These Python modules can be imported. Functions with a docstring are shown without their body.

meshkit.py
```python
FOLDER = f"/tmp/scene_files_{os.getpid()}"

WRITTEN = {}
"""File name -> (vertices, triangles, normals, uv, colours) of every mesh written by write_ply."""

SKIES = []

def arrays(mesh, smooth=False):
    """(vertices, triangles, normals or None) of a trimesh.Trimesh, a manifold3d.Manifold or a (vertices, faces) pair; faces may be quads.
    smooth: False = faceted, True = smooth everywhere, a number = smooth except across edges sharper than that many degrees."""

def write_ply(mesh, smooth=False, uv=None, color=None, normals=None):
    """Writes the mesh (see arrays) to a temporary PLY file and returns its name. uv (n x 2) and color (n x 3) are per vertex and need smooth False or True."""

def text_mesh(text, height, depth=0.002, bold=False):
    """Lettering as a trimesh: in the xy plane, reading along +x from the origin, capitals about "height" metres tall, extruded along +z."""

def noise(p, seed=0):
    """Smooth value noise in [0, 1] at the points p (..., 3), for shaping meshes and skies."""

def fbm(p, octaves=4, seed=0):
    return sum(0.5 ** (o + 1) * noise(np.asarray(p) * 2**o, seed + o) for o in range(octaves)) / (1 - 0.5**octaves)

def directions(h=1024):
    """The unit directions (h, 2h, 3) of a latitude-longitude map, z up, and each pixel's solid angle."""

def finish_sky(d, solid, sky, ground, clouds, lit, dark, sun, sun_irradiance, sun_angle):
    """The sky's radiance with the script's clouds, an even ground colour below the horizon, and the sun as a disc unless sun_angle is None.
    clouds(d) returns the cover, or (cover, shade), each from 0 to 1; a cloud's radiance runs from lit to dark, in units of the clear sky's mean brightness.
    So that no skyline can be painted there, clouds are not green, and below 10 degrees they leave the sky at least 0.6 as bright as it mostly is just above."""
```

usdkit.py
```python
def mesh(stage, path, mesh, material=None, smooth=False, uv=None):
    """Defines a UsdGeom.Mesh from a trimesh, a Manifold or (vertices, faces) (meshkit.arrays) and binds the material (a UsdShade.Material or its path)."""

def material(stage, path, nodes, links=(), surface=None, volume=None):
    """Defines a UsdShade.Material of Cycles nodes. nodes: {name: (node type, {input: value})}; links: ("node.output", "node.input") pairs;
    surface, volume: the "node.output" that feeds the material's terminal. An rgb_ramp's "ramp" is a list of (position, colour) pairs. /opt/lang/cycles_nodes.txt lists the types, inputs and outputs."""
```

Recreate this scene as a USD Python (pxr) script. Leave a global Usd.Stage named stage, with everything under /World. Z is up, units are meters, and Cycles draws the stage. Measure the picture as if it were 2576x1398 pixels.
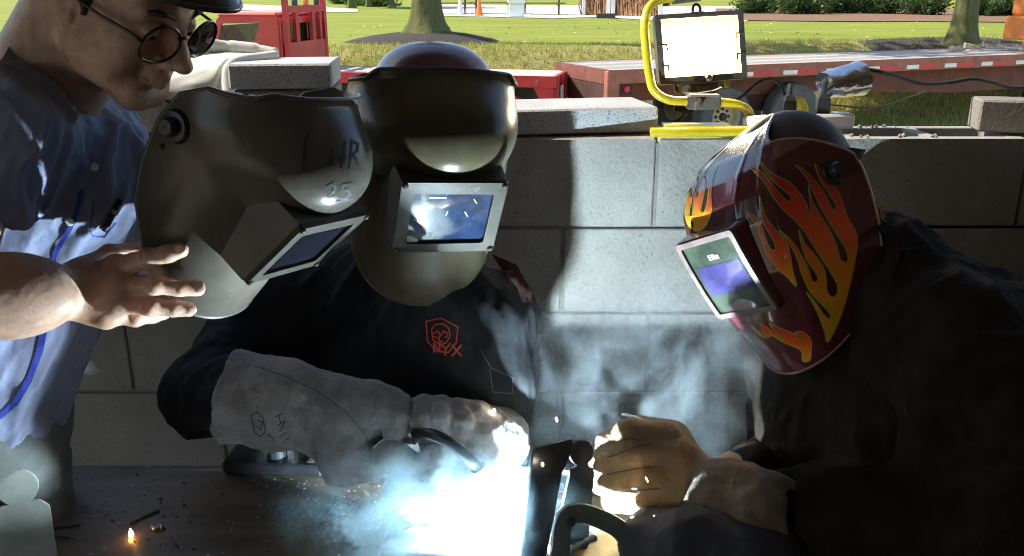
import math, random
import numpy as np, trimesh, usdkit, meshkit, shapely
from shapely.geometry import Polygon, LineString, box as sbox
from shapely import affinity
from pxr import Usd, UsdGeom, UsdLux, UsdShade, Gf, Sdf, Vt

stage = Usd.Stage.CreateInMemory()
UsdGeom.SetStageUpAxis(stage, 'Z'); UsdGeom.SetStageMetersPerUnit(stage, 1.0)
UsdGeom.Xform.Define(stage, '/World'); UsdGeom.Scope.Define(stage, '/World/Looks')
rng = np.random.default_rng(7)

# ---- camera
IW, IH, FPX = 2576.0, 1398.0, 2231.0
PITCH, CZ = math.radians(18.0), 1.70
cam = UsdGeom.Camera.Define(stage, '/World/camera')
cam.AddTranslateOp().Set(Gf.Vec3d(0, 0, CZ)); cam.AddRotateXOp().Set(90 - 18.0)
cam.CreateHorizontalApertureAttr(36.0); cam.CreateVerticalApertureAttr(36.0 * 556 / 1024)
cam.CreateFocalLengthAttr(36.0 * FPX / IW); cam.CreateClippingRangeAttr(Gf.Vec2f(0.05, 2000))
cam.CreateExposureAttr(1.3)

# ---- sky and sun
SUN = np.array([-0.70, 0.13, 0.70]); SUN /= np.linalg.norm(SUN)
sky_m = usdkit.material(stage, '/World/Looks/sky_air', {
    's': ('sky_texture', {'sky_type': 'single_scattering', 'sun_disc': False, 'sun_elevation': math.asin(SUN[2]), 'sun_rotation': math.atan2(SUN[0], SUN[1])}),
    'b': ('background_shader', {'strength': 0.10})}, [('s.color', 'b.color')], surface='b.background')
dome = UsdLux.DomeLight.Define(stage, '/World/sky')
UsdShade.MaterialBindingAPI.Apply(dome.GetPrim()).Bind(sky_m)
sun = UsdLux.DistantLight.Define(stage, '/World/sun')
sun.CreateNormalizeAttr(True); sun.CreateIntensityAttr(0.85); sun.CreateAngleAttr(0.5); sun.CreateColorAttr(Gf.Vec3f(1, .93, .80))
_z = Gf.Rotation(Gf.Vec3d(0, 0, 1), Gf.Vec3d(*map(float, SUN)))
sun.AddTransformOp().Set(Gf.Matrix4d().SetRotate(_z))
ARC_STRENGTH, LAMP_STRENGTH = 24000.0, 30.0
ARC_COLOR, LAMP_COLOR = (0.66, 0.85, .95), (1.0, 0.80, 0.50)

# ---- points from bearings of the lens (d = metres along the lens axis)
CAM = np.array([0, 0, CZ]); RT = np.array([1., 0, 0])
FW = np.array([0, math.cos(PITCH), -math.sin(PITCH)]); UP = np.array([0, math.sin(PITCH), math.cos(PITCH)])
def D(u, v, d): return CAM + d * (FW + RT * (u - IW / 2) / FPX - UP * (v - IH / 2) / FPX)
def Yp(u, v, y):
    r = FW + RT * (u - IW / 2) / FPX - UP * (v - IH / 2) / FPX
    return CAM + r * (y / r[1])
def Zp(u, v, z):
    r = FW + RT * (u - IW / 2) / FPX - UP * (v - IH / 2) / FPX
    return CAM + r * ((z - CZ) / r[2])
def cdir(x, up, toward): return RT * x + UP * up - FW * toward
def project(p):
    q = np.asarray(p) - CAM; d = q @ FW
    return np.stack([IW / 2 + FPX * (q @ RT) / d, IH / 2 - FPX * (q @ UP) / d], -1)

# ---- scene helpers
_used = {}
def numbered(parent, name):
    k = (parent, name); n = _used.get(k, 0); _used[k] = n + 1
    return f'{parent}/{name}' if n == 0 else f'{parent}/{name}_{n:03d}'
def tag(prim, label=None, cat=None, group=None, kind=None):
    for k, v in (('label', label), ('category', cat), ('group', group), ('kind', kind)):
        if v: prim.SetCustomDataByKey(k, v)
    return prim
def path_of(parent): return '/World' if parent is None else (parent if isinstance(parent, str) else str(parent.GetPath()))
def thing(name, label, cat, group=None, loc=None):
    x = UsdGeom.Xform.Define(stage, numbered('/World', name))
    if loc is not None: x.AddTranslateOp().Set(Gf.Vec3d(*map(float, loc)))
    return tag(x.GetPrim(), label, cat, group)
def obj(name, mesh, m, parent=None, smooth=False, label=None, cat=None, group=None, kind=None, uv=None):
    p = numbered(path_of(parent), name)
    pr = usdkit.mesh(stage, p, mesh, '/World/Looks/' + m, smooth=smooth, uv=uv).GetPrim()
    return tag(pr, label, cat, group, kind)
def dup(src, label, loc, rotz=0.0, scale=1.0, group=None, cat=None):
    name = src.GetName().split('_0')[0]
    x = UsdGeom.Xform.Define(stage, numbered('/World', name))
    x.GetPrim().GetReferences().AddInternalReference(src.GetPath())
    x.ClearXformOpOrder()
    x.AddTranslateOp(UsdGeom.XformOp.PrecisionDouble, 'place').Set(Gf.Vec3d(*map(float, loc))); x.AddRotateZOp(UsdGeom.XformOp.PrecisionFloat, 'place').Set(float(rotz)); x.AddScaleOp(UsdGeom.XformOp.PrecisionFloat, 'place').Set(Gf.Vec3f(scale, scale, scale))
    x.GetPrim().SetInstanceable(True)
    return tag(x.GetPrim(), label, cat or src.GetCustomDataByKey('category'), group)
cat_ = trimesh.util.concatenate
def box(x0, x1, y0, y1, z0, z1, bev=0.0):
    if bev:
        import manifold3d as m3
        b = min(bev, (x1 - x0) / 2.2, (y1 - y0) / 2.2, (z1 - z0) / 2.2)
        pts = []
        for sx in (0, 1):
            for sy in (0, 1):
                for sz in (0, 1):
                    X, Y, Z = (x0, x1)[sx], (y0, y1)[sy], (z0, z1)[sz]
                    ix, iy, iz = (b, -b)[sx], (b, -b)[sy], (b, -b)[sz]
                    pts += [(X, Y + iy, Z + iz), (X + ix, Y, Z + iz), (X + ix, Y + iy, Z)]
        return trimesh.Trimesh(pts, trimesh.convex.convex_hull(np.array(pts)).faces) if False else trimesh.convex.convex_hull(np.array(pts))
    m = trimesh.creation.box([x1 - x0, y1 - y0, z1 - z0]); m.apply_translation([(x0 + x1) / 2, (y0 + y1) / 2, (z0 + z1) / 2]); return m
def xf(m, R=None, t=None):
    m = m.copy(); T = np.eye(4)
    if R is not None: T[:3, :3] = R
    if t is not None: T[:3, 3] = t
    m.apply_transform(T)
    return m
def rz(a): c, s = math.cos(a), math.sin(a); return np.array([[c, -s, 0], [s, c, 0], [0, 0, 1.]])
def rx(a): c, s = math.cos(a), math.sin(a); return np.array([[1., 0, 0], [0, c, -s], [0, s, c]])
def ry(a): c, s = math.cos(a), math.sin(a); return np.array([[c, 0, s], [0, 1., 0], [-s, 0, c]])
def spline(pts, n=8, closed=False):
    p = np.asarray(pts, float)
    if len(p) < 3: return p
    q = np.vstack([p[-1], p, p[0], p[1]]) if closed else np.vstack([2 * p[0] - p[1], p, 2 * p[-1] - p[-2]])
    out = []
    for i in range(1, len(q) - 2):
        for t in np.linspace(0, 1, n, endpoint=False):
            a, b, c, d = q[i - 1:i + 3]
            out.append(.5 * (2 * b + (c - a) * t + (2 * a - 5 * b + 4 * c - d) * t * t + (3 * b - a - 3 * c + d) * t ** 3))
    if not closed: out.append(p[-1])
    return np.array(out)
def tube(pts, r, k=8, closed=False, flat=1.0):
    p = np.asarray(pts, float); n = len(p); r = np.broadcast_to(np.asarray(r, float), (n,))
    t = np.gradient(p, axis=0) if not closed else np.roll(p, -1, 0) - np.roll(p, 1, 0)
    t /= np.linalg.norm(t, axis=1, keepdims=True) + 1e-12
    up = np.array([0, 0, 1.]) if abs(t[0][2]) < .9 else np.array([1., 0, 0])
    N = np.cross(t[0], up); N /= np.linalg.norm(N); V = []
    for i in range(n):
        N = N - t[i] * (N @ t[i]); N /= np.linalg.norm(N) + 1e-12; B = np.cross(t[i], N)
        a = np.arange(k) * 2 * np.pi / k
        V.append(p[i] + r[i] * (np.cos(a)[:, None] * N + flat * np.sin(a)[:, None] * B))
    V = np.vstack(V); F = []
    m = n if closed else n - 1
    for i in range(m):
        i2 = (i + 1) % n
        for j in range(k):
            j2 = (j + 1) % k
            F += [(i * k + j, i * k + j2, i2 * k + j2), (i * k + j, i2 * k + j2, i2 * k + j)]
    if not closed:
        c0, c1 = len(V), len(V) + 1; V = np.vstack([V, p[0], p[-1]])
        for j in range(k):
            j2 = (j + 1) % k
            F += [(c0, j2, j), (c1, (n - 1) * k + j, (n - 1) * k + j2)]
    return trimesh.Trimesh(V, F, process=False)
def cyl(a, b, r, k=16, r2=None):
    return tube(np.array([a, (np.array(a) + np.array(b)) / 2, b]), [r, (r + (r if r2 is None else r2)) / 2, r if r2 is None else r2], k)
def frame_of(n):
    n = np.asarray(n, float); n = n / np.linalg.norm(n); a = np.array([0, 0, 1.]) if abs(n[2]) < .9 else np.array([1., 0, 0])
    x = np.cross(a, n); x /= np.linalg.norm(x); return np.stack([x, np.cross(n, x), n], 1)
def lathe(prof, k=32):
    prof = np.asarray(prof, float); a = np.arange(k) * 2 * np.pi / k; n = len(prof)
    V = np.stack([prof[:, 0][:, None] * np.cos(a), prof[:, 0][:, None] * np.sin(a), np.repeat(prof[:, 1][:, None], k, 1)], -1).reshape(-1, 3); F = []
    for i in range(n - 1):
        for j in range(k):
            j2 = (j + 1) % k; F += [(i * k + j, i * k + j2, (i + 1) * k + j2), (i * k + j, (i + 1) * k + j2, (i + 1) * k + j)]
    return trimesh.Trimesh(V, F, process=False)
def extrude(poly, h):
    return cat_([trimesh.creation.extrude_polygon(g, h, engine='earcut') for g in getattr(poly, 'geoms', [poly])])

# ---- signed-distance sculpting
def _cap(p, a, b, ra, rb):
    a, b = np.asarray(a, np.float32), np.asarray(b, np.float32); ba = b - a; pa = p - a
    t = np.clip(pa @ ba / max(float(ba @ ba), 1e-9), 0, 1)[:, None]
    return np.linalg.norm(pa - t * ba, axis=1) - (ra + (rb - ra) * t[:, 0])
def _ell(p, c, r, R=None):
    q = p - np.asarray(c, np.float32)
    if R is not None: q = q @ np.asarray(R, np.float32)
    r = np.asarray(r, np.float32); a = q / r; k0 = np.linalg.norm(a, axis=1); k1 = np.linalg.norm(a / r, axis=1)
    return k0 * (k0 - 1) / np.maximum(k1, 1e-6)
def cap(a, b, ra, rb=None, k=.01): return ('c', a, b, ra, ra if rb is None else rb, k)
def ell(c, r, R=None, k=.01): return ('e', c, r, R, k)
def cut(pr): return ('-', pr)
def sdf(prims):
    def f(p):
        p = np.asarray(p, np.float32); d = np.full(len(p), 1e3, np.float32)
        for q in prims:
            neg = q[0] == '-'
            if neg: q = q[1]
            e = _cap(p, *q[1:5]) if q[0] == 'c' else _ell(p, *q[1:4]); k = q[-1]
            if neg:
                h = np.maximum(k - np.abs(d + e), 0) / k; d = np.maximum(d, -e) + h * h * k / 4
            else:
                h = np.maximum(k - np.abs(d - e), 0) / k; d = np.minimum(d, e) - h * h * k / 4
        return d
    return f
def bounds(prims, pad):
    lo, hi = np.full(3, 1e9), np.full(3, -1e9)
    for q in prims:
        if q[0] == '-': continue
        if q[0] == 'c':
            for c, r in ((q[1], q[3]), (q[2], q[4])): lo = np.minimum(lo, np.asarray(c) - r); hi = np.maximum(hi, np.asarray(c) + r)
        else:
            r = max(q[2]) if q[3] is not None else np.asarray(q[2]); lo = np.minimum(lo, np.asarray(q[1]) - r); hi = np.maximum(hi, np.asarray(q[1]) + r)
    return lo - pad, hi + pad
def sculpt(prims, h, f=None, lo=None, hi=None):
    """Surface nets of a signed distance."""
    f = f or sdf(prims)
    if lo is None: lo, hi = bounds(prims, 3 * h + .006)
    B = 4; n = np.ceil((hi - lo) / (h * B)).astype(int) + 1
    ca = [lo[i] + (np.arange(n[i]) * B + (B - 1) / 2) * h for i in range(3)]
    C = np.stack(np.meshgrid(*ca, indexing='ij'), -1).reshape(-1, 3)
    cv = f(C).reshape(n); act = np.abs(cv) < h * B * 1.35
    N = n * B
    V = np.repeat(np.repeat(np.repeat(cv, B, 0), B, 1), B, 2)
    bi = np.argwhere(act); off = np.stack(np.meshgrid(*[np.arange(B)] * 3, indexing='ij'), -1).reshape(-1, 3)
    for c in range(0, len(bi), 8000):
        idx = (bi[c:c + 8000, None] * B + off[None]).reshape(-1, 3)
        V[tuple(idx.T)] = f(lo + idx * h)
    ins = V < 0; cn = np.array(N) - 1; tot = int(np.prod(cn)); acc = np.zeros((tot, 3)); cnt = np.zeros(tot); quads = []
    for ax in range(3):
        sl0 = [slice(None)] * 3; sl1 = [slice(None)] * 3; sl0[ax] = slice(0, -1); sl1[ax] = slice(1, None)
        a, b = V[tuple(sl0)], V[tuple(sl1)]; cr = ins[tuple(sl0)] != ins[tuple(sl1)]
        idx = np.argwhere(cr); av, bv = a[cr], b[cr]; t = av / (av - bv); pos = idx.astype(float); pos[:, ax] += t
        o1, o2 = [(1, 2), (2, 0), (0, 1)][ax]; cells, ok = [], np.ones(len(idx), bool)
        for d1, d2 in ((-1, -1), (0, -1), (0, 0), (-1, 0)):
            c = idx.copy(); c[:, o1] += d1; c[:, o2] += d2
            v = ((c >= 0) & (c < cn)).all(1); ok &= v; cl = np.clip(c, 0, cn - 1); fl = (cl[:, 0] * cn[1] + cl[:, 1]) * cn[2] + cl[:, 2]; cells.append(fl)
            for k in range(3): acc[:, k] += np.bincount(fl[v], pos[v, k], tot)
            cnt += np.bincount(fl[v], minlength=tot)
        q = np.stack(cells, 1); fl = ~ins[tuple(sl0)][cr]; q[fl] = q[fl][:, ::-1]; quads.append(q[ok])
    use = cnt > 0; remap = np.cumsum(use) - 1; P = acc[use] / cnt[use][:, None] * h + lo
    Q = remap[np.vstack(quads)]
    return trimesh.Trimesh(P, np.vstack([Q[:, [0, 1, 2]], Q[:, [0, 2, 3]]]), process=False)
def vnorm(m):
    v, f = m.vertices, m.faces; n = np.zeros_like(v); fn = np.cross(v[f[:, 1]] - v[f[:, 0]], v[f[:, 2]] - v[f[:, 0]])
    for k in range(3): np.add.at(n, f[:, k], fn)
    return n / (np.linalg.norm(n, axis=1, keepdims=True) + 1e-12)
def ridged(p, seed=0, oct=3):
    s, a, tot = 0, 1.0, 0
    for o in range(oct):
        s = s + a * (1 - np.abs(2 * meshkit.noise(p * 2 ** o, seed + 11 * o) - 1)) ** 2; tot += a; a *= .5
    return s / tot
def crumple(m, amp, freq, R=None, seed=0, fine=0.0, mask=None):
    """Cloth folds: ridges stretched along the axes of R."""
    m = m.copy(); p = np.array(m.vertices); q = p @ (np.eye(3) if R is None else R)
    w = meshkit.fbm(p * 7, 2, seed + 5)[:, None] * .35
    d = amp * (ridged(q * freq + w * 3, seed) - .45)
    if fine: d = d + fine * (meshkit.fbm(p * 60, 3, seed + 9) - .5)
    if mask is not None: d = d * mask(p)
    m.vertices = p + vnorm(m) * d[:, None]
    return m
# ---- rays from the lens on a mesh (to lay print and trim on real surfaces)
def hit(m, uv, lift=0.0008, K=44):
    from scipy.spatial import cKDTree
    uv = np.asarray(uv, float); dirs = FW + RT * ((uv[:, :1] - IW / 2) / FPX) - UP * ((uv[:, 1:] - IH / 2) / FPX)
    v, f = np.asarray(m.vertices), np.asarray(m.faces); pj = project(v); iz = 1 / ((v - CAM) @ FW); N = vnorm(m)
    t = pj[f]; lo, hi = uv.min(0) - 30, uv.max(0) + 30
    ar = (t[:, 1, 0] - t[:, 0, 0]) * (t[:, 2, 1] - t[:, 0, 1]) - (t[:, 1, 1] - t[:, 0, 1]) * (t[:, 2, 0] - t[:, 0, 0])
    k = ((t.max(1) >= lo) & (t.min(1) <= hi)).all(1) & (np.abs(ar) > 1e-9)
    f, t, ar = f[k], t[k], ar[k]; _, c = cKDTree(t.mean(1)).query(uv, min(K, len(f)))
    T = t[c]; q = uv[:, None]; A = ar[c]
    cr = lambda a, b: (b[..., 0] - a[..., 0]) * (q[..., 1] - a[..., 1]) - (b[..., 1] - a[..., 1]) * (q[..., 0] - a[..., 0])
    w = np.stack([cr(T[:, :, 1], T[:, :, 2]), cr(T[:, :, 2], T[:, :, 0]), cr(T[:, :, 0], T[:, :, 1])], -1) / A[..., None]
    ok = (w > -1e-3).all(-1); izz = (w * iz[f[c]]).sum(-1); dep = np.where(ok, 1 / izz, np.inf); j = dep.argmin(1); r = np.arange(len(uv))
    best = dep[r, j]; nn = (N[f[c[r, j]]] * np.clip(w[r, j], 0, 1)[..., None]).sum(1); nn /= np.linalg.norm(nn, axis=1, keepdims=True) + 1e-12
    miss = ~np.isfinite(best)
    if miss.any() and (~miss).any():
        g = np.where(~miss)[0]; _, b = cKDTree(uv[g]).query(uv[miss]); best[miss] = best[g[b]]; nn[miss] = nn[g[b]]
    return CAM + dirs * best[:, None] + nn * lift, nn
def decal(m, poly, cell=14, lift=0.0008, thick=0.0):
    """A thin skin shaped like poly (lens bearings), laid on mesh m."""
    V, F, n = [], [], 0
    x0, y0, x1, y1 = poly.bounds
    for gx in np.arange(x0, x1, cell):
        for gy in np.arange(y0, y1, cell):
            g = poly.intersection(sbox(gx, gy, gx + cell, gy + cell))
            for q in getattr(g, 'geoms', [g]):
                if q.geom_type != 'Polygon' or q.area < .05: continue
                a, b = trimesh.creation.triangulate_polygon(q, engine='earcut')
                V.append(a); F.append(np.asarray(b) + n); n += len(a)
    V = np.vstack(V); F = np.vstack(F); P, N = hit(m, V, lift)
    nz = np.cross(P[F[:, 1]] - P[F[:, 0]], P[F[:, 2]] - P[F[:, 0]]); fl = (nz * N[F[:, 0]]).sum(1) < 0; F[fl] = F[fl][:, ::-1]
    return trimesh.Trimesh(P, F, process=False), V
# ---- materials
def mk(name, col, rough=.6, var=.15, scale=8., bump=0., bscale=60., metal=0., coat=0., sheen=0., spec=.5, col2=None, cscale=None, lo=.35, hi=.65, detail=5, stretch=(1, 1, 1), bdist=.002, sss=0., wear=None, wscale=25., rvar=.0, transl=None):
    nodes = {'g': ('geometry', {}), 'm': ('mapping', {'scale': stretch}), 'n': ('noise_texture', {'scale': cscale or scale, 'detail': detail, 'roughness': .6})}
    links = [('g.position', 'm.vector'), ('m.vector', 'n.vector')]
    c = np.array(col, float); c2 = np.array(col2, float) if col2 is not None else np.clip(c * (1 + var * 1.6), 0, 1); c1 = c if col2 is not None else c * (1 - var * 1.6)
    nodes['r'] = ('rgb_ramp', {'ramp': [(lo, c1), (hi, c2)]}); links += [('n.fac', 'r.fac')]
    src = 'r.color'
    if wear is not None:
        nodes['wn'] = ('noise_texture', {'scale': wscale, 'detail': 6., 'roughness': .7}); nodes['wr'] = ('rgb_ramp', {'ramp': [(wear[1], (0, 0, 0)), (wear[1] + .06, (1, 1, 1))]})
        nodes['wm'] = ('mix_color', {'b': wear[0]}); links += [('g.position', 'wn.vector'), ('wn.fac', 'wr.fac'), ('wr.color', 'wm.fac'), (src, 'wm.a')]; src = 'wm.result'
    nodes['p'] = ('principled_bsdf', {'roughness': rough, 'metallic': metal, 'coat_weight': coat, 'coat_roughness': .08, 'sheen_weight': sheen, 'specular_ior_level': spec, 'subsurface_weight': sss, 'subsurface_radius': (1., .35, .2), 'subsurface_scale': .006})
    links += [(src, 'p.base_color')]
    if rvar:
        nodes['rm'] = ('map_range', {'from_min': .3, 'from_max': .7, 'to_min': rough - rvar, 'to_max': rough + rvar}); links += [('n.fac', 'rm.value'), ('rm.result', 'p.roughness')]
    if bump:
        nodes['bn'] = ('noise_texture', {'scale': bscale, 'detail': 4., 'roughness': .65}); nodes['b'] = ('bump', {'strength': bump, 'distance': bdist})
        links += [('m.vector', 'bn.vector'), ('bn.fac', 'b.height'), ('b.normal', 'p.normal')]
    out = 'p.BSDF'
    if transl is not None:
        nodes['t'] = ('translucent_bsdf', {'color': transl}); nodes['x'] = ('mix_closure', {'fac': .4}); links += [('p.BSDF', 'x.closure1'), ('t.BSDF', 'x.closure2')]; out = 'x.closure'
    return usdkit.material(stage, '/World/Looks/' + name, nodes, links, surface=out)
def mk_emit(name, col, s):
    return usdkit.material(stage, '/World/Looks/' + name, {'e': ('emission', {'color': col, 'strength': s})}, [], surface='e.emission')
def mk_glass(name, tint, ior=1.5, rough=.02):
    return usdkit.material(stage, '/World/Looks/' + name, {'t': ('transparent_bsdf', {'color': tint}), 'g': ('glossy_bsdf', {'color': (1, 1, 1), 'roughness': rough}), 'f': ('fresnel', {'IOR': ior}), 'x': ('mix_closure', {})},
        [('f.fac', 'x.fac'), ('t.BSDF', 'x.closure1'), ('g.BSDF', 'x.closure2')], surface='x.closure')
# inside the booth
mk('concrete_block', (.315, .302, .275), .95, .13, 3.5, bump=.9, bscale=110., bdist=.004, wear=((.225, .215, .195), .57), wscale=140.)
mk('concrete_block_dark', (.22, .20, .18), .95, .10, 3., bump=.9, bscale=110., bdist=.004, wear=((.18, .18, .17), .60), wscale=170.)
mk('concrete_block_worn', (.35, .337, .31), .95, .16, 2.5, bump=.9, bscale=110., bdist=.004, wear=((.24, .23, .21), .58), wscale=110.)
mk('mortar', (.25, .24, .22), .95, .1, 20., bump=.4, bscale=200.)
mk('slab_granite', (.45, .45, .45), .9, .1, 6., bump=.5, bscale=230., bdist=.003, wear=((.14, .14, .15), .55), wscale=230.)
mk('floor_concrete', (.30, .29, .27), .85, .1, 2., bump=.2, bscale=60.)
mk('roof_board', (.16, .12, .09), .8, .15, 3., stretch=(1, 12, 1))
mk('steel_table', (.14, .115, .085), .5, .22, 4., metal=.25, bump=.12, bscale=90., stretch=(1, 3.5, 1), wear=((.09, .07, .055), .58), wscale=9., rvar=.1)
mk('steel_dark', (.05, .055, .065), .38, .15, 20., metal=.7, bump=.08, bscale=200.)
mk('steel_plate', (.22, .23, .22), .33, .2, 12., metal=.75, bump=.06, bscale=120., rvar=.08)
mk('steel_clamp', (.26, .29, .28), .40, .12, 25., metal=.8, bump=.08, bscale=150., wear=((.12, .12, .11), .62), wscale=60.)
mk('steel_bright', (.6, .6, .6), .3, .1, 60., metal=.9)
mk('weld_bead', (.34, .31, .27), .35, .25, 90., metal=.8, bump=.4, bscale=300.)
mk('steel_tube', (.20, .16, .11), .4, .2, 25., metal=.7)
# clothing
mk('shirt_blue', (.19, .21, .32), .85, .05, 12., sheen=.1, bump=.12, bscale=500., bdist=.001)
mk('shirt_trim', (.02, .04, .30), .8, .05, 10.)
mk('trousers_grey', (.10, .105, .10), .9, .1, 20., bump=.2, bscale=300.)
mk('jacket_black', (.010, .010, .013), .85, .25, 15., spec=.12, sheen=.0, bump=.25, bscale=400., bdist=.001)
mk('jacket_grey', (.018, .020, .024), .85, .2, 15., spec=.12, sheen=.0, bump=.25, bscale=400., bdist=.001)
mk('jacket_brown', (.024, .0185, .0145), .9, .25, 12., spec=.06, sheen=.0, bump=.3, bscale=300., bdist=.001)
mk('jacket_red', (.10, .02, .022), .8, .1, 20., sheen=.3)
mk('work_trousers', (.03, .03, .04), .9, .1, 15.)
mk('boot_leather', (.03, .02, .015), .6, .1, 15.)
mk('suede_grey', (.23, .225, .235), .95, .14, 30., sheen=.3, bump=.9, bscale=260., bdist=.002, wear=((.17, .16, .155), .6), wscale=40.)
mk('suede_tan', (.40, .27, .135), .95, .16, 22., sheen=.3, bump=.9, bscale=240., bdist=.002, wear=((.33, .21, .09), .56), wscale=22.)
mk('suede_brown', (.13, .095, .062), .95, .2, 22., sheen=.2, bump=.8, bscale=240., bdist=.002)
mk('stitch', (.10, .09, .10), .9, .1, 50.)
mk('ink', (.02, .02, .03), .7, .1, 50.)
mk('logo_red', (.55, .06, .05), .8, .05, 50.)
mk('skin', (.47, .295, .215), .5, .13, 34., wear=((.425, .258, .19), .54), wscale=260., bump=.22, bscale=230., bdist=.0012, sss=.05, spec=.35)
mk('lip', (.46, .21, .18), .42, .08, 60., sss=.15)
mk('nail', (.66, .42, .36), .28, .05, 60.)
mk('eye_white', (.75, .72, .68), .2, .02, 60.)
mk('hair_dark', (.03, .02, .014), .6, .2, 90., bump=.6, bscale=300., stretch=(1, 1, .3))
mk('hair_blonde', (.50, .30, .10), .5, .2, 90.)
mk('cap_leather', (.018, .016, .015), .30, .2, 25., coat=.3, bump=.12, bscale=180.)
mk('spectacle_frame', (.015, .012, .010), .22, .1, 60., coat=.3)
mk_glass('spectacle_lens', (.84, .76, .69), 1.2)
mk('hood_plastic', (.070, .061, .050), .24, spec=.35, var=.16, scale=5., bump=.05, bscale=90., wear=((.10, .09, .07), .62), wscale=16., rvar=.07)
mk('hood_plastic_pale', (.070, .060, .036), .24, spec=.3, var=.18, scale=5., bump=.05, bscale=90., wear=((.052, .042, .026), .60), wscale=14., rvar=.07)
mk('hood_inner', (.012, .012, .013), .6, .1, 10.)
mk('hood_rim', (.06, .055, .05), .35, .1, 20.)
mk('hood_box', (.045, .042, .038), .42, .12, 20., bump=.05, bscale=120.)
mk('hood_frame', (.034, .031, .025), .42, .10, 25., spec=.12, bump=.05, bscale=140., wear=((.07, .07, .065), .62), wscale=30.)
mk('weld_glass_dark', (.006, .006, .009), .06, .1, 10., spec=.15)
mk('weld_glass_blue', (.014, .026, .062), .05, .35, 9., spec=.5, wear=((.05, .06, .09), .66), wscale=40.)
mk('hard_hat_red', (.12, .035, .032), .30, .12, 6., coat=.35, bump=.03, bscale=60., wear=((.06, .02, .02), .66), wscale=30.)
mk('maroon_lacquer', (.085, .016, .022), .22, .2, 7., coat=.8, wear=((.12, .035, .04), .63), wscale=18.)
mk('maroon_edge', (.35, .20, .19), .35, .15, 40., coat=.3)
mk('frame_pink', (.13, .085, .078), .38, .18, 35., bump=.08, bscale=120.)
mk('filter_green', (.045, .058, .042), .07, .22, 12., wear=((.085, .09, .08), .63), wscale=50.)
mk('filter_purple', (.045, .038, .12), .07, .22, 12., wear=((.08, .07, .15), .62), wscale=60.)
mk('print_white', (.6, .6, .6), .5, .03, 30.)
mk('flame_line', (.22, .42, .05), .28, .1, 30., coat=.6)
mk('head_cap_black', (.075, .062, .045), .55, .15, 12., spec=.2, wear=((.10, .085, .07), .62), wscale=18.)
mk('plastic_black', (.014, .014, .015), .35, .1, 40.)
mk('rubber', (.025, .024, .024), .6, .15, 20.)
mk('yellow_paint', (.62, .47, .02), .35, .08, 12., coat=.3, wear=((.45, .33, .03), .64), wscale=30.)
mk('lamp_black', (.10, .085, .07), .5, .12, 30., bump=.08, bscale=150.)
mk_emit('lamp_glow', LAMP_COLOR, LAMP_STRENGTH)
mk_emit('arc_glow', ARC_COLOR, ARC_STRENGTH)
mk_emit('spark_glow', (1, .42, .13), 14.)
mk_emit('spark_hot', (1, .80, .55), 40.)
mk_emit('ember_glow', (1, .45, .12), 10.)
mk_emit('beacon_glow', (1, .72, .35), 9.)
mk_emit('flame_shine', (1, .40, .08), 2.2)
mk('foil', (.78, .78, .80), .16, .04, 20., metal=1., bump=.5, bscale=45., bdist=.006)
mk('plug_white', (.70, .69, .66), .45, .04, 20.)
mk('blanket_grey', (.58, .58, .54), .95, .07, 14., sheen=.4, bump=.4, bscale=200., bdist=.002)
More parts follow.
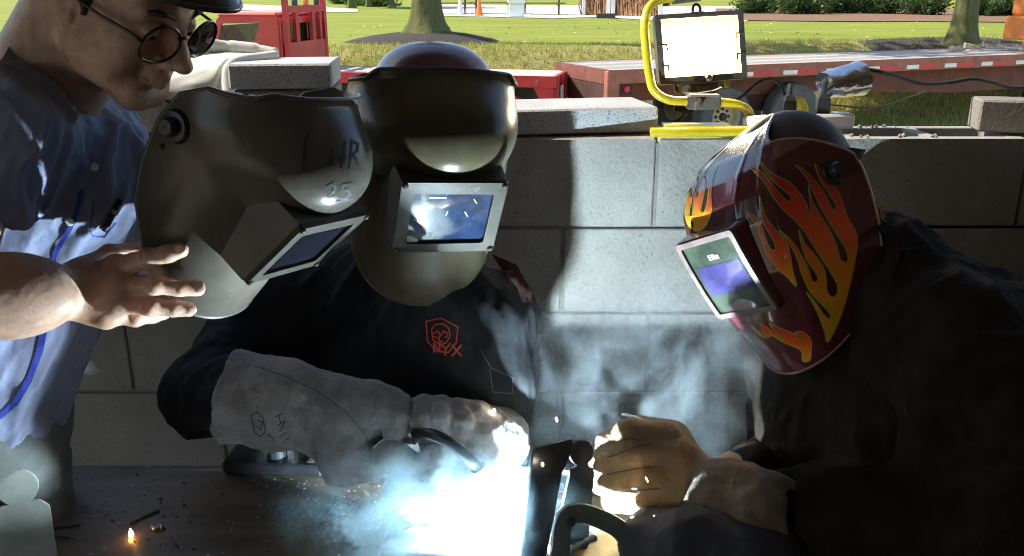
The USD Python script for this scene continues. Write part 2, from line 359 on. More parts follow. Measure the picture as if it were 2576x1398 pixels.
# outside
mk('lawn_grass', (.15, .195, .010), .9, .2, .7, col2=(.25, .275, .018), bump=.6, bscale=22., bdist=.04, stretch=(.5, 1.6, 1), wear=((.26, .25, .03), .60), wscale=5.)
mk('dry_bank', (.24, .23, .06), .95, .2, 1.5, col2=(.33, .28, .10), bump=.6, bscale=16., bdist=.05)
mk('dry_blade', (.42, .37, .12), .8, .3, 2.5, col2=(.30, .32, .07), transl=(.38, .36, .09))
mk('far_grass', (.24, .19, .11), .9, .15, .6)
mk('mulch', (.045, .035, .028), .95, .35, 25., bump=.8, bscale=60., bdist=.02)
mk('mulch_red', (.20, .11, .06), .95, .25, 12., bump=.8, bscale=50., bdist=.02)
mk('path_paving', (.55, .52, .48), .9, .08, 3.)
mk('bark', (.115, .105, .04), .95, .25, 9., col2=(.075, .09, .02), bump=.9, bscale=18., bdist=.03, stretch=(1, 1, .35))
mk('leaf_green', (.06, .12, .018), .6, .3, 3., transl=(.12, .2, .03))
mk('needle_green', (.035, .07, .02), .7, .35, 3., col2=(.075, .12, .03), transl=(.05, .09, .02))
mk('truck_red', (.50, .035, .035), .35, .08, 4., coat=.4)
mk('truck_red_deep', (.45, .05, .03), .5, .10, 4.)
mk('trailer_red', (.42, .018, .025), .45, .12, 4.)
mk('trailer_rust', (.16, .05, .035), .75, .15, 4., wear=((.12, .045, .03), .58), wscale=5.)
mk('trailer_rust_shaded', (.06, .022, .017), .8, .2, 4.)  # deeper rust; shade at the trailer tail is put into this colour
mk('trailer_side', (.30, .11, .075), .75, .12, 5., wear=((.22, .09, .06), .6), wscale=6.)
mk('deck_plank', (.30, .28, .26), .9, .15, 3., stretch=(.5, 8, 1))
mk('deck_dust', (.46, .42, .36), .9, .1, 6.)
mk('tape_red', (.55, .03, .05), .3, .08, 8.)
mk('tape_white', (.75, .72, .68), .3, .05, 8.)
mk('tyre', (.085, .085, .085), .85, .12, 8.)
mk('rim_cream', (.52, .46, .30), .6, .12, 8.)
mk('rim_yellow', (.58, .45, .08), .5, .12, 8.)
mk('chrome_white', (.75, .75, .74), .3, .04, 8.)
mk_glass('truck_glass', (.86, .95, .91))
mk('cab_dark', (.05, .05, .05), .8, .1, 8.)
mk('seat_grey', (.30, .31, .29), .8, .1, 8.)
mk_emit('painted_reflector_glow', (1, .66, .20), 1.6)  # reflector ring emits by itself, in place of bounced lamp light
mk('wood_table', (.22, .14, .09), .8, .2, 4., stretch=(1, 6, 1))
mk('cone_orange', (.75, .20, .04), .6, .06, 8.)
mk('bin_white', (.80, .80, .78), .6, .03, 6.)
mk('straw', (.36, .20, .10), .95, .25, 6., bump=.8, bscale=30., bdist=.05)
mk('post_white', (.7, .7, .66), .7, .04, 8.)
mk('machine_orange', (.55, .16, .02), .5, .1, 8.)
mk('scrap_wood', (.40, .32, .24), .9, .15, 12.)
mk('reflector_gold', (.75, .52, .20), .35, .06, 20., metal=.6)
mk('leaf_yellow', (.55, .48, .12), .8, .2, 20.)
mk('steel_pale', (.42, .44, .40), .42, .15, 14., metal=.35, bump=.06, bscale=120., rvar=.08)
# ---- terrain
def hgt(x, y):
    x, y = np.asarray(x, float), np.asarray(y, float); w = y - .25 * x
    t = np.clip((w - 13.4) / 4.9, 0, 1); t = t * t * (3 - 2 * t)
    z = -.62 + t * 1.26 + np.clip(w - 18.3, 0, 1e4) * .0035
    z = z + .05 * (meshkit.noise(np.stack([x * .35, y * .35, 0 * x], -1), 3) - .5) * np.clip((w - 3) / 4, 0, 1)
    return z
def G(u, v, d0=4.0, d1=140.0):
    ds = np.concatenate([np.arange(d0, 30, .02), np.arange(30, d1, .1)]); r = FW + RT * (u - IW / 2) / FPX - UP * (v - IH / 2) / FPX
    p = CAM + ds[:, None] * r; b = p[:, 2] < hgt(p[:, 0], p[:, 1])
    return p[np.argmax(b)] if b.any() else p[-1]
def sheet(xs, ys, dz=0.0, mask=None):
    X, Y = np.meshgrid(xs, ys, indexing='ij'); Z = hgt(X, Y) + dz; nx, ny = X.shape
    V = np.stack([X, Y, Z], -1).reshape(-1, 3); i = np.arange(nx * ny).reshape(nx, ny)
    q = np.stack([i[:-1, :-1], i[1:, :-1], i[1:, 1:], i[:-1, 1:]], -1).reshape(-1, 4)
    return V, q
def warp(lo, hi, n, p=1.0): t = np.linspace(-1, 1, n); return lo + (hi - lo) * (.5 + .5 * np.sign(t) * np.abs(t) ** p)
xs = np.unique(np.r_[np.linspace(-400, -40, 12), np.linspace(-40, 50, 150), np.linspace(50, 400, 12)])
ys_ = np.unique(np.r_[np.linspace(2.6, 12, 20), np.linspace(12, 22, 70), np.linspace(22, 90, 80), np.linspace(90, 600, 14)])
V, Q = sheet(xs, ys_); W_ = V[:, 1] - .25 * V[:, 0]
bw = W_ + 1.2 * (meshkit.noise(V * .5, 4) - .5)
qm = bw[Q].mean(1)
def sub(V, Q, k):
    q = Q[k]; u, inv = np.unique(q, return_inverse=True); return V[u], inv.reshape(q.shape)
obj('bank', sub(V, Q, qm < 18.2), 'dry_bank', smooth=True, kind='structure')
obj('lawn', sub(V, Q, qm >= 18.2), 'lawn_grass', smooth=True, kind='structure')
near = np.array([[-400, -400, -.625], [400, -400, -.625], [400, 2.6, -.625], [-400, 2.6, -.625]], float)
obj('ground', (near, [[0, 1, 2, 3]]), 'far_grass', kind='structure')
# ---- the unseen pavilion that shades the booth; walls and gaps set for the light
obj('concrete_floor', box(-3.6, 3.6, -7.8, 2.55, -.7, 0.0), 'floor_concrete', kind='structure')
pav = thing('pavilion', 'unseen open fronted timber shelter over the welding booth, its walls added to shape the light', 'shelter')
for k in range(18): obj('roof_board', box(-3.7 + k * .411, -3.7 + k * .411 + .405, -7.9, 2.02, 2.62, 2.66), 'roof_board', pav)
for a, b in ((-3.6, 2.5), (2.9, 3.6)): obj('unseen_rear_wall', box(a, b, -7.85, -7.78, 0.002, 2.60), 'roof_board', pav)
obj('unseen_side_wall', box(3.48, 3.55, -7.77, 1.88, 0.002, 2.60), 'roof_board', pav)
for a, b in ((-7.77, -4.8), (-.5, 1.88)): obj('unseen_side_wall', box(-3.55, -3.48, a, b, 0.002, 2.60), 'roof_board', pav)  # walls added to keep the inside dark, gaps to let fill daylight in
for x in (-3.3, 3.3): obj('post', box(x - .07, x + .07, 2.3, 2.44, .002, 2.60), 'roof_board', pav)
obj('front_beam', box(-3.6, 3.6, 1.90, 2.01, 2.45, 2.615), 'roof_board', pav)
# ---- block wall
wall = thing('block_wall', 'low wall of grey concrete blocks behind the welding table', 'wall')
r_ = random.Random(3)
YF, YB = 1.90, 2.09
for c in range(7):
    z0 = c * .2; off = .313 if c % 2 == 0 else .113
    ks = range(-9, 9)
    for k in ks:
        x0 = off + k * .4 + .004; x1 = x0 + .392
        if x0 > 3.3 or x1 < -3.4 or (z0 < .5 and abs(x0) > 1.6): continue
        dy = r_.uniform(-.0025, .0025); m = r_.choice(['concrete_block', 'concrete_block', 'concrete_block_worn'])
        if c == 6 and x0 > .7:
            p = sbox(x0, YF + dy, x1, YB)
            for a in (.03, .21): p = p.difference(sbox(x0 + a, YF + .035, x0 + a + .155, YB - .035).buffer(-.012).buffer(.012))
            b = extrude(p, .192); b.apply_translation([0, 0, z0 + .004])
        else: b = box(x0, x1, YF + dy, YB, z0 + .004, z0 + .197, .003)
        obj('block', b, m, wall)
obj('mortar_bed', box(-3.4, .70, YF + .0075, YB - .008, .001, 1.385), 'mortar', wall); obj('mortar_bed', box(.7005, 3.4, YF + .0075, YB - .008, .001, 1.197), 'mortar', wall)
# loose blocks and slabs on the wall top
def quadslab(p0, p1, depth, z0, z1, bev=.004):
    """A slab whose front bottom edge runs from p0 to p1 (xy)."""
    p0, p1 = np.array(p0[:2]), np.array(p1[:2]); L = np.linalg.norm(p1 - p0); a = math.atan2(*(p1 - p0)[::-1])
    return xf(box(0, L, 0, depth, z0, z1, bev), rz(a), [p0[0], p0[1], 0])
a0, a1 = Zp(1200, 340, 1.405), Zp(1655, 328, 1.405)
obj('cap_slab', quadslab(a0, a1, .20, 1.4025, 1.456), 'slab_granite', label='grey speckled cap slab lying loose on the wall beside the floodlight', cat='slab')
a0, a1 = Yp(575, 190, 1.93), Yp(831, 190, 1.93)
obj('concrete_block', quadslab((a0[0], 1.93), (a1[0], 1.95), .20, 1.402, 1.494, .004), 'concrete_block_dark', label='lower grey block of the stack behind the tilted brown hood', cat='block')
obj('cap_slab', quadslab((a0[0], 1.925), (a1[0], 1.945), .21, 1.4975, 1.55), 'slab_granite', label='speckled slab topping the stack under the grey blanket', cat='slab')
a0 = Yp(200, 300, 1.93); a1 = Yp(388, 300, 1.93)
obj('concrete_block', quadslab((a0[0], 1.93), (a1[0], 1.93), .19, 1.402, 1.498, .004), 'concrete_block', label='grey block on the wall behind the blue shirt shoulder', cat='block')
a0 = Yp(2484, 300, 1.92)
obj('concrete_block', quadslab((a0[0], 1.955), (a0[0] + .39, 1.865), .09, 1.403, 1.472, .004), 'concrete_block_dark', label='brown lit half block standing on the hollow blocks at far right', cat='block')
# mortar crumbs on the hollow course
cr = []
for i in range(26):
    x = rng.uniform(.70, .92); s = rng.uniform(.0015, .005); b = trimesh.creation.icosphere(1, s); b.vertices *= rng.uniform(.5, 1.2, b.vertices.shape); b.apply_translation([x, rng.choice([YF + .02, YB - .02]) + rng.uniform(-.012, .012), 1.398 + s * .3]); cr.append(b)
obj('mortar_crumbs', cat_(cr), 'mortar', label='crumbs of pale mortar along the top of the hollow blocks', cat='mortar crumbs', kind='stuff')
# ---- blanket over the left stack
def cloth_sheet(rows, n=14, thick=.008):
    """rows: list of polylines (same length) -> thick cloth."""
    R_ = np.array([spline(r, 6) for r in rows]); S = np.array([spline(R_[:, j], n) for j in range(R_.shape[1])]).transpose(1, 0, 2)
    nx, ny = S.shape[:2]; i = np.arange(nx * ny).reshape(nx, ny); q = np.stack([i[:-1, :-1], i[1:, :-1], i[1:, 1:], i[:-1, 1:]], -1).reshape(-1, 4)
    V = S.reshape(-1, 3); m = trimesh.Trimesh(V, np.vstack([q[:, [0, 1, 2]], q[:, [0, 2, 3]]]), process=False); N = vnorm(m)
    V2 = np.vstack([V + N * thick / 2, V - N * thick / 2]); o = nx * ny; F = [q, q[:, ::-1] + o]
    ring = np.r_[i[0, :], i[1:, -1], i[-1, -2::-1], i[-2:0:-1, 0]]; nx_ = np.roll(ring, -1); F.append(np.stack([nx_, ring, ring + o, nx_ + o], 1))
    F = np.vstack(F); return trimesh.Trimesh(V2, np.vstack([F[:, [0, 1, 2]], F[:, [0, 2, 3]]]), process=False)
blk = thing('blanket', 'pale grey folded welding blanket draped over the left block stack', 'blanket')
def rowd(pts): return [D(u, v, d) for u, v, d in pts]
b1 = cloth_sheet([rowd([(395, 118, 2.14), (470, 100, 2.14), (560, 112, 2.16), (640, 125, 2.16), (698, 140, 2.15)]),
                  rowd([(390, 165, 2.04), (470, 140, 2.03), (560, 140, 2.04), (640, 140, 2.06), (694, 148, 2.06)]),
                  rowd([(390, 220, 1.96), (460, 200, 1.96), (545, 170, 1.955), (565, 160, 1.97), (585, 150, 2.02)]),
                  rowd([(392, 262, 1.96), (460, 250, 1.955), (535, 235, 1.95), (552, 200, 1.955), (572, 172, 1.965)]),
                  rowd([(396, 300, 1.97), (460, 292, 1.965), (530, 282, 1.955), (556, 262, 1.95), (576, 240, 1.95)])])
b1 = crumple(b1, .012, 9, seed=4)
obj('cloth', b1, 'blanket_grey', blk, smooth=True)
obj('hem', tube(spline(rowd([(576, 245, 1.935), (572, 200, 1.94), (578, 168, 1.945), (600, 154, 1.965), (650, 146, 2.0), (694, 140, 2.03)]), 8), .0125, 10), 'blanket_grey', blk, smooth=True)
obj('hem', tube(spline(rowd([(470, 110, 2.02), (520, 112, 2.03), (580, 120, 2.05), (650, 128, 2.06), (697, 137, 2.06)]), 8), [.012] * 8 + [.015] * 8 + [.018] * 8 + [.015] * 8 + [.012], 10), 'blanket_grey', blk, smooth=True)
# ---- welding table
TZ = .922
tab = thing('welding_table', 'dark scuffed steel welding table the men lean over', 'table')
TA = rz(math.radians(-4.0)); TP = Zp(90, 1167, TZ); TP = np.array([TP[0], TP[1], 0])
tb = lambda *a, **k: xf(box(*a, **k), TA, TP)
obj('top', tb(0, 1.95, -1.02, 0, TZ - .012, TZ, bev=.0015), 'steel_table', tab)
obj('rail', tb(.04, 1.91, -.075, -.035, TZ - .075, TZ - .0125), 'steel_dark', tab); obj('rail', tb(.04, 1.91, -.98, -.94, TZ - .075, TZ - .0125), 'steel_dark', tab)
for x in (.04, 1.86):
    for y in (-.08, -.98): obj('leg', tb(x, x + .05, y, y + .05, .002, TZ - .0755), 'steel_dark', tab)
# ---- background: trees, vehicles, park things
def mound(u0, u1, v0, v1, m, name, label, cat, h=.10):
    a, b = G(u0, (v0 + v1) / 2), G(u1, (v0 + v1) / 2); c = (a + b) / 2; rx_ = abs(b[0] - a[0]) / 2
    n, F, Vv = 40, [], []
    for i, r in enumerate(np.linspace(0, 1, 9)):
        for k in range(n):
            t = k * 2 * math.pi / n; rr = r * (1 + .06 * math.sin(3 * t + u0)); x, y = c[0] + rx_ * rr * math.cos(t), c[1] + rx_ * .85 * rr * math.sin(t) + .12 * rx_ * rr * math.cos(t)
            Vv.append((x, y, float(hgt(x, y)) + h * (1 - r ** 2) - .02 * (r > .99)))
    for i in range(8):
        for k in range(n): k2 = (k + 1) % n; F.append((i * n + k, (i + 1) * n + k, (i + 1) * n + k2, i * n + k2))
    V = np.array(Vv); V[:, 2] += .03 * (meshkit.fbm(V * 5, 3, 8) - .5)
    return obj(name, (V, F), m, smooth=True, label=label, cat=cat), c
def tree(name, label, base, r0, hh, seed, crown_r, lean=0.0):
    t = thing(name, label, 'tree', loc=base); rg = np.random.default_rng(seed)
    n, k = 26, 28; Vv, F = [], []
    for i in range(n):
        z = hh * (i / (n - 1)) ** 1.4; a = np.arange(k) * 2 * math.pi / k
        fl = 1 + 1.1 * math.exp(-z / .22) + .12 * math.exp(-z / .9); r = r0 * fl * (1 - .45 * z / hh)
        rr = r * (1 + .10 * math.exp(-z / .3) * np.sin(5 * a + seed) + .05 * np.sin(9 * a + z * .8) + .05 * (meshkit.noise(np.stack([np.cos(a) * 3, np.sin(a) * 3, 0 * a + z * 2], -1), seed) - .5))
        Vv.append(np.stack([rr * np.cos(a) + lean * z, rr * np.sin(a), 0 * a + z - .05], 1))
    V = np.vstack(Vv)
    for i in range(n - 1):
        for j in range(k): j2 = (j + 1) % k; F.append((i * k + j, i * k + j2, (i + 1) * k + j2, (i + 1) * k + j))
    obj('trunk', (V, F), 'bark', t, smooth=True)
    limbs, tips = [], []
    for q in range(9):
        a = q * 2.4 + rg.uniform(0, 1); z0 = hh * rg.uniform(.62, .98); L = crown_r * rg.uniform(.7, 1.0); e = np.array([math.cos(a) * L, math.sin(a) * L, z0 + L * rg.uniform(.4, 1.0)])
        p = spline([[lean * z0, 0, z0], [e[0] * .4, e[1] * .4, z0 + (e[2] - z0) * .3], e], 5); limbs.append(tube(p, np.linspace(r0 * .3, .03, len(p)), 6)); tips += list(p[4:])
    obj('limbs', cat_(limbs), 'bark', t, smooth=True)
    C = np.array(tips); N = 2400
    ctr = C[rg.integers(0, len(C), N)] + rg.normal(0, crown_r * .2, (N, 3)); s = rg.uniform(.10, .22, N)[:, None]
    e1 = rg.normal(size=(N, 3)); e1 /= np.linalg.norm(e1, axis=1, keepdims=True); e2 = np.cross(e1, rg.normal(size=(N, 3))); e2 /= np.linalg.norm(e2, axis=1, keepdims=True)
    V = np.stack([ctr - e1 * s, ctr + e2 * s * .5, ctr + e1 * s, ctr - e2 * s * .5], 1).reshape(-1, 3); F = np.arange(4 * N).reshape(N, 4)
    obj('crown', (V, F), 'leaf_green', t)
    return t
_, c1 = mound(872, 1275, 92, 118, 'mulch', 'mulch_bed', 'dark mulch ring round the wide tree trunk behind the hard hat', 'mulch bed', .22)
c1[2] = float(hgt(c1[0], c1[1])) + .17
dd = (c1 - CAM) @ FW
tree('shade_tree', 'thick mossy tree trunk rising from a wide dark mulch ring', c1, 34 * dd / FPX, 10.0, 3, 2.4)
c2 = G(2412, 128); dd2 = (c2 - CAM) @ FW
_, c2b = mound(2180, 2640, 124, 132, 'mulch', 'mulch_bed', 'dark mulch patch round the trunk behind the rusty trailer', 'mulch bed', .10)
c2 = np.array([c2b[0], c2b[1], float(hgt(c2b[0], c2b[1])) + .05]); dd2 = (c2 - CAM) @ FW
tree('shade_tree', 'straight greenish tree trunk standing behind the rusty trailer deck', c2, 27 * dd2 / FPX, 10.0, 5, 2.4)
# dry grass on the bank
N = 60000
gx = rng.uniform(-9, 13, N); gw = 13.0 + 6.0 * rng.beta(1.15, 1.5, N); gy = gw + .25 * gx; gz = hgt(gx, gy)
hgt_ = rng.uniform(.05, .20, N) * (1 - .55 * np.clip((gw - 15.5) / 3.2, 0, 1)) * (.5 + meshkit.noise(np.stack([gx * .9, gy * .9, 0 * gx], -1), 5)); an = rng.uniform(0, 6.28, N); le = rng.normal(0, .5, (N, 2)) * hgt_[:, None]
bwid = rng.uniform(.006, .014, N); b0 = np.stack([gx, gy, gz - .02], 1); wv = np.stack([np.cos(an), np.sin(an), 0 * an], 1) * bwid[:, None]; tip = b0 + np.stack([le[:, 0], le[:, 1], hgt_ + .02], 1); mid = b0 + np.stack([le[:, 0] * .35, le[:, 1] * .35, hgt_ * .6], 1)
V = np.stack([b0 - wv, b0 + wv, mid + wv * .7, mid - wv * .7, tip], 1).reshape(-1, 3); i5 = np.arange(N)[:, None] * 5
F = np.vstack([i5 + [0, 1, 2], i5 + [0, 2, 3], i5 + [3, 2, 4]])
obj('dry_grass', (V, F), 'dry_blade', label='tall dry grass on the bank behind the wall', cat='grass', kind='stuff')
N = 420; fx_ = rng.uniform(-14, 16, N); fy_ = 18.6 + .25 * fx_ + 14 * rng.random(N) ** 1.5; fz_ = hgt(fx_, fy_) + .012; a_ = rng.uniform(0, 6.28, N); l_ = rng.uniform(.02, .055, N)
e1 = np.stack([np.cos(a_), np.sin(a_), rng.uniform(-.2, .5, N)], 1) * l_[:, None]; e2 = np.stack([-np.sin(a_), np.cos(a_), rng.uniform(0, .6, N)], 1) * l_[:, None] * .6; c_ = np.stack([fx_, fy_, fz_], 1)
obj('fallen_leaves', (np.stack([c_ - e1, c_ + e2, c_ + e1, c_ - e2], 1).reshape(-1, 3), np.arange(4 * N).reshape(N, 4)), 'leaf_yellow', label='small yellow leaves scattered over the lawn', cat='leaves', kind='stuff')
# ---- red flatbed truck
TF = np.array([-.975, .222, 0]); TL = np.array([.222, .975, 0])   # forward, and across towards its far side
gz0 = -.62
rear = D(1394, 200, 12.9); rear[2] = 0
TR_ = np.stack([TF, TL, [0, 0, 1.]], 1)
if np.linalg.det(TR_) < 0: pass
def tk(m): m = m.copy(); m.vertices = m.vertices @ TR_.T + [rear[0], rear[1], gz0]; m.invert() if np.linalg.det(TR_) < 0 else None; return m
tr = thing('flatbed_truck', 'red flatbed truck with headache rack parked on the grass', 'truck')
LB = 4.05   # bed length; local x forward from the bed's tail, y across, z up
cx0 = LB + .22
prof = Polygon([(cx0, .55), (cx0 + 2.3, .55), (cx0 + 2.3, 1.12), (cx0 + 1.36, 1.20), (cx0 + 1.08, 1.88), (cx0 + 1.0, 1.95), (cx0 + .12, 1.97), (cx0 + .02, 1.91)])
win = Polygon([(cx0 + .36, 1.32), (cx0 + 1.20, 1.32), (cx0 + 1.0, 1.82), (cx0 + .36, 1.84)])
def side(poly, y0, y1):
    m = extrude(poly, y1 - y0); v = m.vertices.copy(); m.vertices = np.stack([v[:, 0], y1 - v[:, 2], v[:, 1]], 1); m.fix_normals(); return m
W_T = 1.55
obj('cab', cat_([tk(side(prof.difference(win), .02, .06)), tk(side(prof.difference(win), W_T - .06, W_T - .02)), tk(box(cx0 + .05, cx0 + 1.06, 0.0, W_T, 1.92, 1.99, .03)), tk(box(cx0 + 1.45, cx0 + 2.3, .07, W_T - .07, .7, 1.13, .04)),
    tk(box(cx0, cx0 + .04, .02, W_T - .02, .55, 1.25)), tk(box(cx0, cx0 + .05, .02, 0.28, 1.25, 1.92)), tk(box(cx0, cx0 + .05, W_T - .28, W_T - .02, 1.25, 1.92)), tk(box(cx0, cx0 + .04, .28, W_T - .28, 1.82, 1.92))]), 'truck_red', tr)
obj('side_window', tk(side(win.buffer(.01), .035, .045)), 'truck_glass', tr); obj('side_window', tk(side(win.buffer(.01), W_T - .045, W_T - .035)), 'truck_glass', tr)
obj('rear_window', tk(box(cx0 + .015, cx0 + .025, .27, W_T - .27, 1.24, 1.83)), 'truck_glass', tr)
obj('windscreen', tk(xf(box(-.005, .005, .08, W_T - .08, 0, .66), ry(math.radians(-27)), [cx0 + 1.37, 0, 1.2])), 'truck_glass', tr)
obj('seat', cat_([tk(box(cx0 + .25, cx0 + .75, .12, W_T - .12, .75, 1.0, .04)), tk(box(cx0 + .2, cx0 + .34, .12, W_T - .12, 1.0, 1.42, .04))]), 'seat_grey', tr)
mr = tk(cat_([tube(spline([[cx0 + 1.22, 0, 1.72], [cx0 + 1.2, -.16, 1.78], [cx0 + 1.12, -.18, 1.6], [cx0 + 1.12, -.17, 1.25]], 5), .018, 6), tube(spline([[cx0 + 1.02, -.17, 1.76], [cx0 + 1.1, -.18, 1.6], [cx0 + 1.13, -.06, 1.22]], 5), .015, 6), box(cx0 + 1.08, cx0 + 1.20, -.24, -.12, 1.28, 1.52, .02)]))
obj('mirror', mr, 'chrome_white', tr, smooth=40)
obj('grab_handle', tk(tube([[cx0 + .22, -.03, 1.1], [cx0 + .24, -.06, 1.2], [cx0 + .22, -.03, 1.32]], .016, 6)), 'chrome_white', tr, smooth=True)
rk = []
RX = LB + .12
RW0, RW1 = .03, 1.5
rack = [box(RX, RX + .07, RW0, RW0 + .09, 1.1, 2.32), box(RX, RX + .07, RW1 - .09, RW1, 1.1, 2.32), box(RX + .003, RX + .067, RW0 + .09, RW1 - .09, 1.98, 2.09), box(RX + .004, RX + .066, RW0 + .32, RW0 + .43, 1.54, 1.98), box(RX + .004, RX + .066, RW1 - .55, RW1 - .44, 1.54, 1.98), box(RX + .004, RX + .066, RW1 - .27, RW1 - .19, 1.54, 1.98)]
obj('rack_frame', cat_([tk(b) for b in rack]), 'trailer_red', tr)
obj('rack_panel', tk(box(RX + .01, RX + .06, RW0 + .09, RW1 - .09, 1.12, 1.54)), 'truck_red_deep', tr)
for y in (.35, .75, 1.15): obj('beacon', tk(box(RX + .01, RX + .06, y, y + .13, 2.09, 2.17, .01)), 'cone_orange' if y == .75 else 'cab_dark', tr)
DZ = 1.12
for k in range(6): obj('deck_plank', tk(box(.02, LB + .1, .02 + k * .178, .02 + k * .178 + .17, DZ - .03, DZ, .004)), 'deck_dust', tr)
obj('bed_rail', tk(box(0, LB + .1, -.03, .015, DZ - .16, DZ + .004)), 'trailer_red', tr); obj('bed_rail', tk(box(0, LB + .1, 1.09, 1.13, DZ - .16, DZ + .004)), 'trailer_red', tr)
obj('bed_rail', tk(box(-.04, -.001, -.03, 1.13, DZ - .16, DZ + .004)), 'trailer_red', tr)
gp = Polygon([(0, DZ - .165), (.30, DZ - .165), (.12, DZ - .52), (0, DZ - .52)])
obj('gusset', tk(side(gp, -.02, .02)), 'trailer_red', tr)
for y0, y1 in ((-.02, .10), (.34, .48), (.70, .84), (1.0, 1.12)): obj('tail_post', tk(box(-.07, -.042, y0, y1, DZ - .72 if y0 > .3 and y0 < .9 else DZ - .52, DZ - .02)), 'trailer_red', tr)
obj('tail_panel', tk(box(-.035, -.005, -.01, 1.12, DZ - .46, DZ - .17)), 'trailer_red', tr)
obj('brace', tk(tube([[.95, .1, DZ - .17], [.12, .1, DZ - .56]], .035, 6)), 'trailer_red', tr)
obj('reflector', tk(box(.98, 1.28, -.036, -.031, DZ - .11, DZ - .05)), 'tape_white', tr)
obj('marker_lamp', tk(cyl([.88, -.03, DZ - .085], [.88, -.05, DZ - .085], .05, 14)), 'tape_red', tr); obj('marker_lamp', tk(cyl([.25, -.03, DZ - .085], [.25, -.05, DZ - .085], .03, 12)), 'trailer_side', tr)
obj('plate_sticker', tk(box(-.082, -.071, .16, .36, DZ - .34, DZ - .14)), 'tape_white', tr); obj('plate_sticker', tk(box(-.082, -.071, 1.02, 1.10, DZ - .16, DZ - .06)), 'tape_white', tr)
obj('chassis', tk(box(.1, cx0 + 2.2, .35, .85, .55, .9)), 'cab_dark', tr); obj('toolbox', tk(box(.7, 2.4, .12, .34, .35, .92, .02)), 'cab_dark', tr)
def wheel(c, axis, r, w, parent, lab=None, rimm='rim_cream', k=36):
    R = frame_of(axis); q = .55 * r
    ty = lathe([(q, -w / 2), (.80 * r, -w / 2 * 1.05), (.93 * r, -w / 2 * .98), (r, -w / 2 * .7), (r, w / 2 * .7), (.93 * r, w / 2 * .98), (.80 * r, w / 2 * 1.05), (q, w / 2)], k)
    t = obj('tyre', xf(ty, R, c), 'tyre', parent, smooth=35)
    rm = lathe([(.02, .12 * w), (.18 * r, .14 * w), (.30 * r, .02 * w), (.36 * r, -.05 * w), (.50 * r, -.02 * w), (.54 * r, .45 * w), (.585 * r, .50 * w), (.585 * r, .40 * w), (.555 * r, -.45 * w)], k)
    rp = obj('rim', xf(rm, R, c), rimm, parent, smooth=35)
    obj('hub', xf(lathe([(.001, .34 * w), (.10 * r, .33 * w), (.12 * r, .30 * w), (.14 * r, .10 * w)], 16), R, c), 'trailer_rust_shaded', rp, smooth=35)
    for j in range(8):
        a = j * math.pi / 4; o = R @ np.array([.245 * r * math.cos(a), .245 * r * math.sin(a), .06 * w])
        obj('nut', xf(lathe([(.001, .12 * w), (.045 * r, .10 * w), (.05 * r, 0)], 7), R, np.array(c) + o), 'trailer_rust_shaded', rp)
for x in (1.1, cx0 + 1.75):
    for y, s in ((.12, -1), (1.5 if x > 2 else 1.0, 1)):
        c = tk(trimesh.Trimesh([[x, y, .40]], np.zeros((0, 3), int), process=False)).vertices[0]; wheel(c, TL * s, .40, .24, tr, k=24)
# ---- rusty flatbed trailer
t0, t1 = D(1544, 180, 12.5), D(2576, 134, 15.6); tz = float((t0[2] + t1[2]) / 2)
ax = (t1 - t0); ax[2] = 0; ax /= np.linalg.norm(ax); ac = np.array([-ax[1], ax[0], 0]); TT = np.stack([ax, ac, [0, 0, 1.]], 1); L_T = 11.0
def tl(m): m = m.copy(); m.vertices = m.vertices @ TT.T + [t0[0], t0[1], tz]; return m
tlr = thing('flatbed_trailer', 'long rusty red flatbed trailer with reflective tape behind the wall', 'trailer')
for k in range(9): obj('deck_plank', tl(box(.0, L_T, .06 + k * .18, .06 + k * .18 + .168, -.04, -.002, .004)), 'deck_plank' if k % 3 else 'deck_dust', tlr)
obj('side_rail', tl(box(-.02, L_T, .0, .055, -.19, .004)), 'trailer_side', tlr); obj('side_rail', tl(box(-.02, L_T, 1.685, 1.74, -.19, .004)), 'trailer_side', tlr)
obj('tail_rail', tl(box(-.08, -.021,   .0, 1.74, -.20, .002)), 'trailer_rust', tlr)
x = 2.15
while x < L_T:
    for c, l in (('tape_white', .27), ('tape_red', .40)):
        obj('reflective_tape', tl(box(x, x + l, -.004, -.001, -.165, -.10)), c, tlr); x += l + .003
    x += rng.uniform(.12, .22)
bm = Polygon([(.35, -.19), (L_T, -.19), (L_T, -.62), (7.2, -.66), (5.6, -.58), (4.9, -.50), (.35, -.50)])
bmm = extrude(bm, .05)
def upright(m, y): v = m.vertices.copy(); m = m.copy(); m.vertices = np.stack([v[:, 0], y + v[:, 2], v[:, 1]], 1); m.fix_normals(); return m
obj('main_beam', tl(upright(bmm, .42)), 'trailer_rust', tlr); obj('main_beam', tl(upright(bmm, 1.30)), 'trailer_rust', tlr)
obj('bumper', tl(box(-.075, .03, .02, 1.72, -.50, -.21, .01)), 'trailer_rust_shaded', tlr); obj('bumper_end', tl(box(-.10, .10, -.015, .10, -.55, -.01, .01)), 'trailer_side', tlr)
obj('tail_lamp', tl(cyl([.22, -.02, -.27], [.22, .02, -.27], .045, 14)), 'tape_red', tlr); obj('lamp_plate', tl(box(.12, .32, .021, .05, -.36, -.20)), 'trailer_rust_shaded', tlr)
for xx, sp in ((2.05, 0), (3.38, 0)):
    for y, s in ((.22, -1), (1.55, 1)):
        c = tl(trimesh.Trimesh([[xx, y, -.78]], np.zeros((0, 3), int), process=False)).vertices[0]; wheel(c, ac * s, .47, .27, tlr, rimm='rim_cream' if xx < 3 else 'rim_yellow')
for xx in (2.05, 3.38): obj('axle', tl(box(xx - .05, xx + .05, .35, 1.42, -.83, -.73)), 'trailer_rust_shaded', tlr)
obj('spring_hanger', tl(box(1.6, 3.65, .44, .50, -.72, -.505)), 'trailer_rust_shaded', tlr)
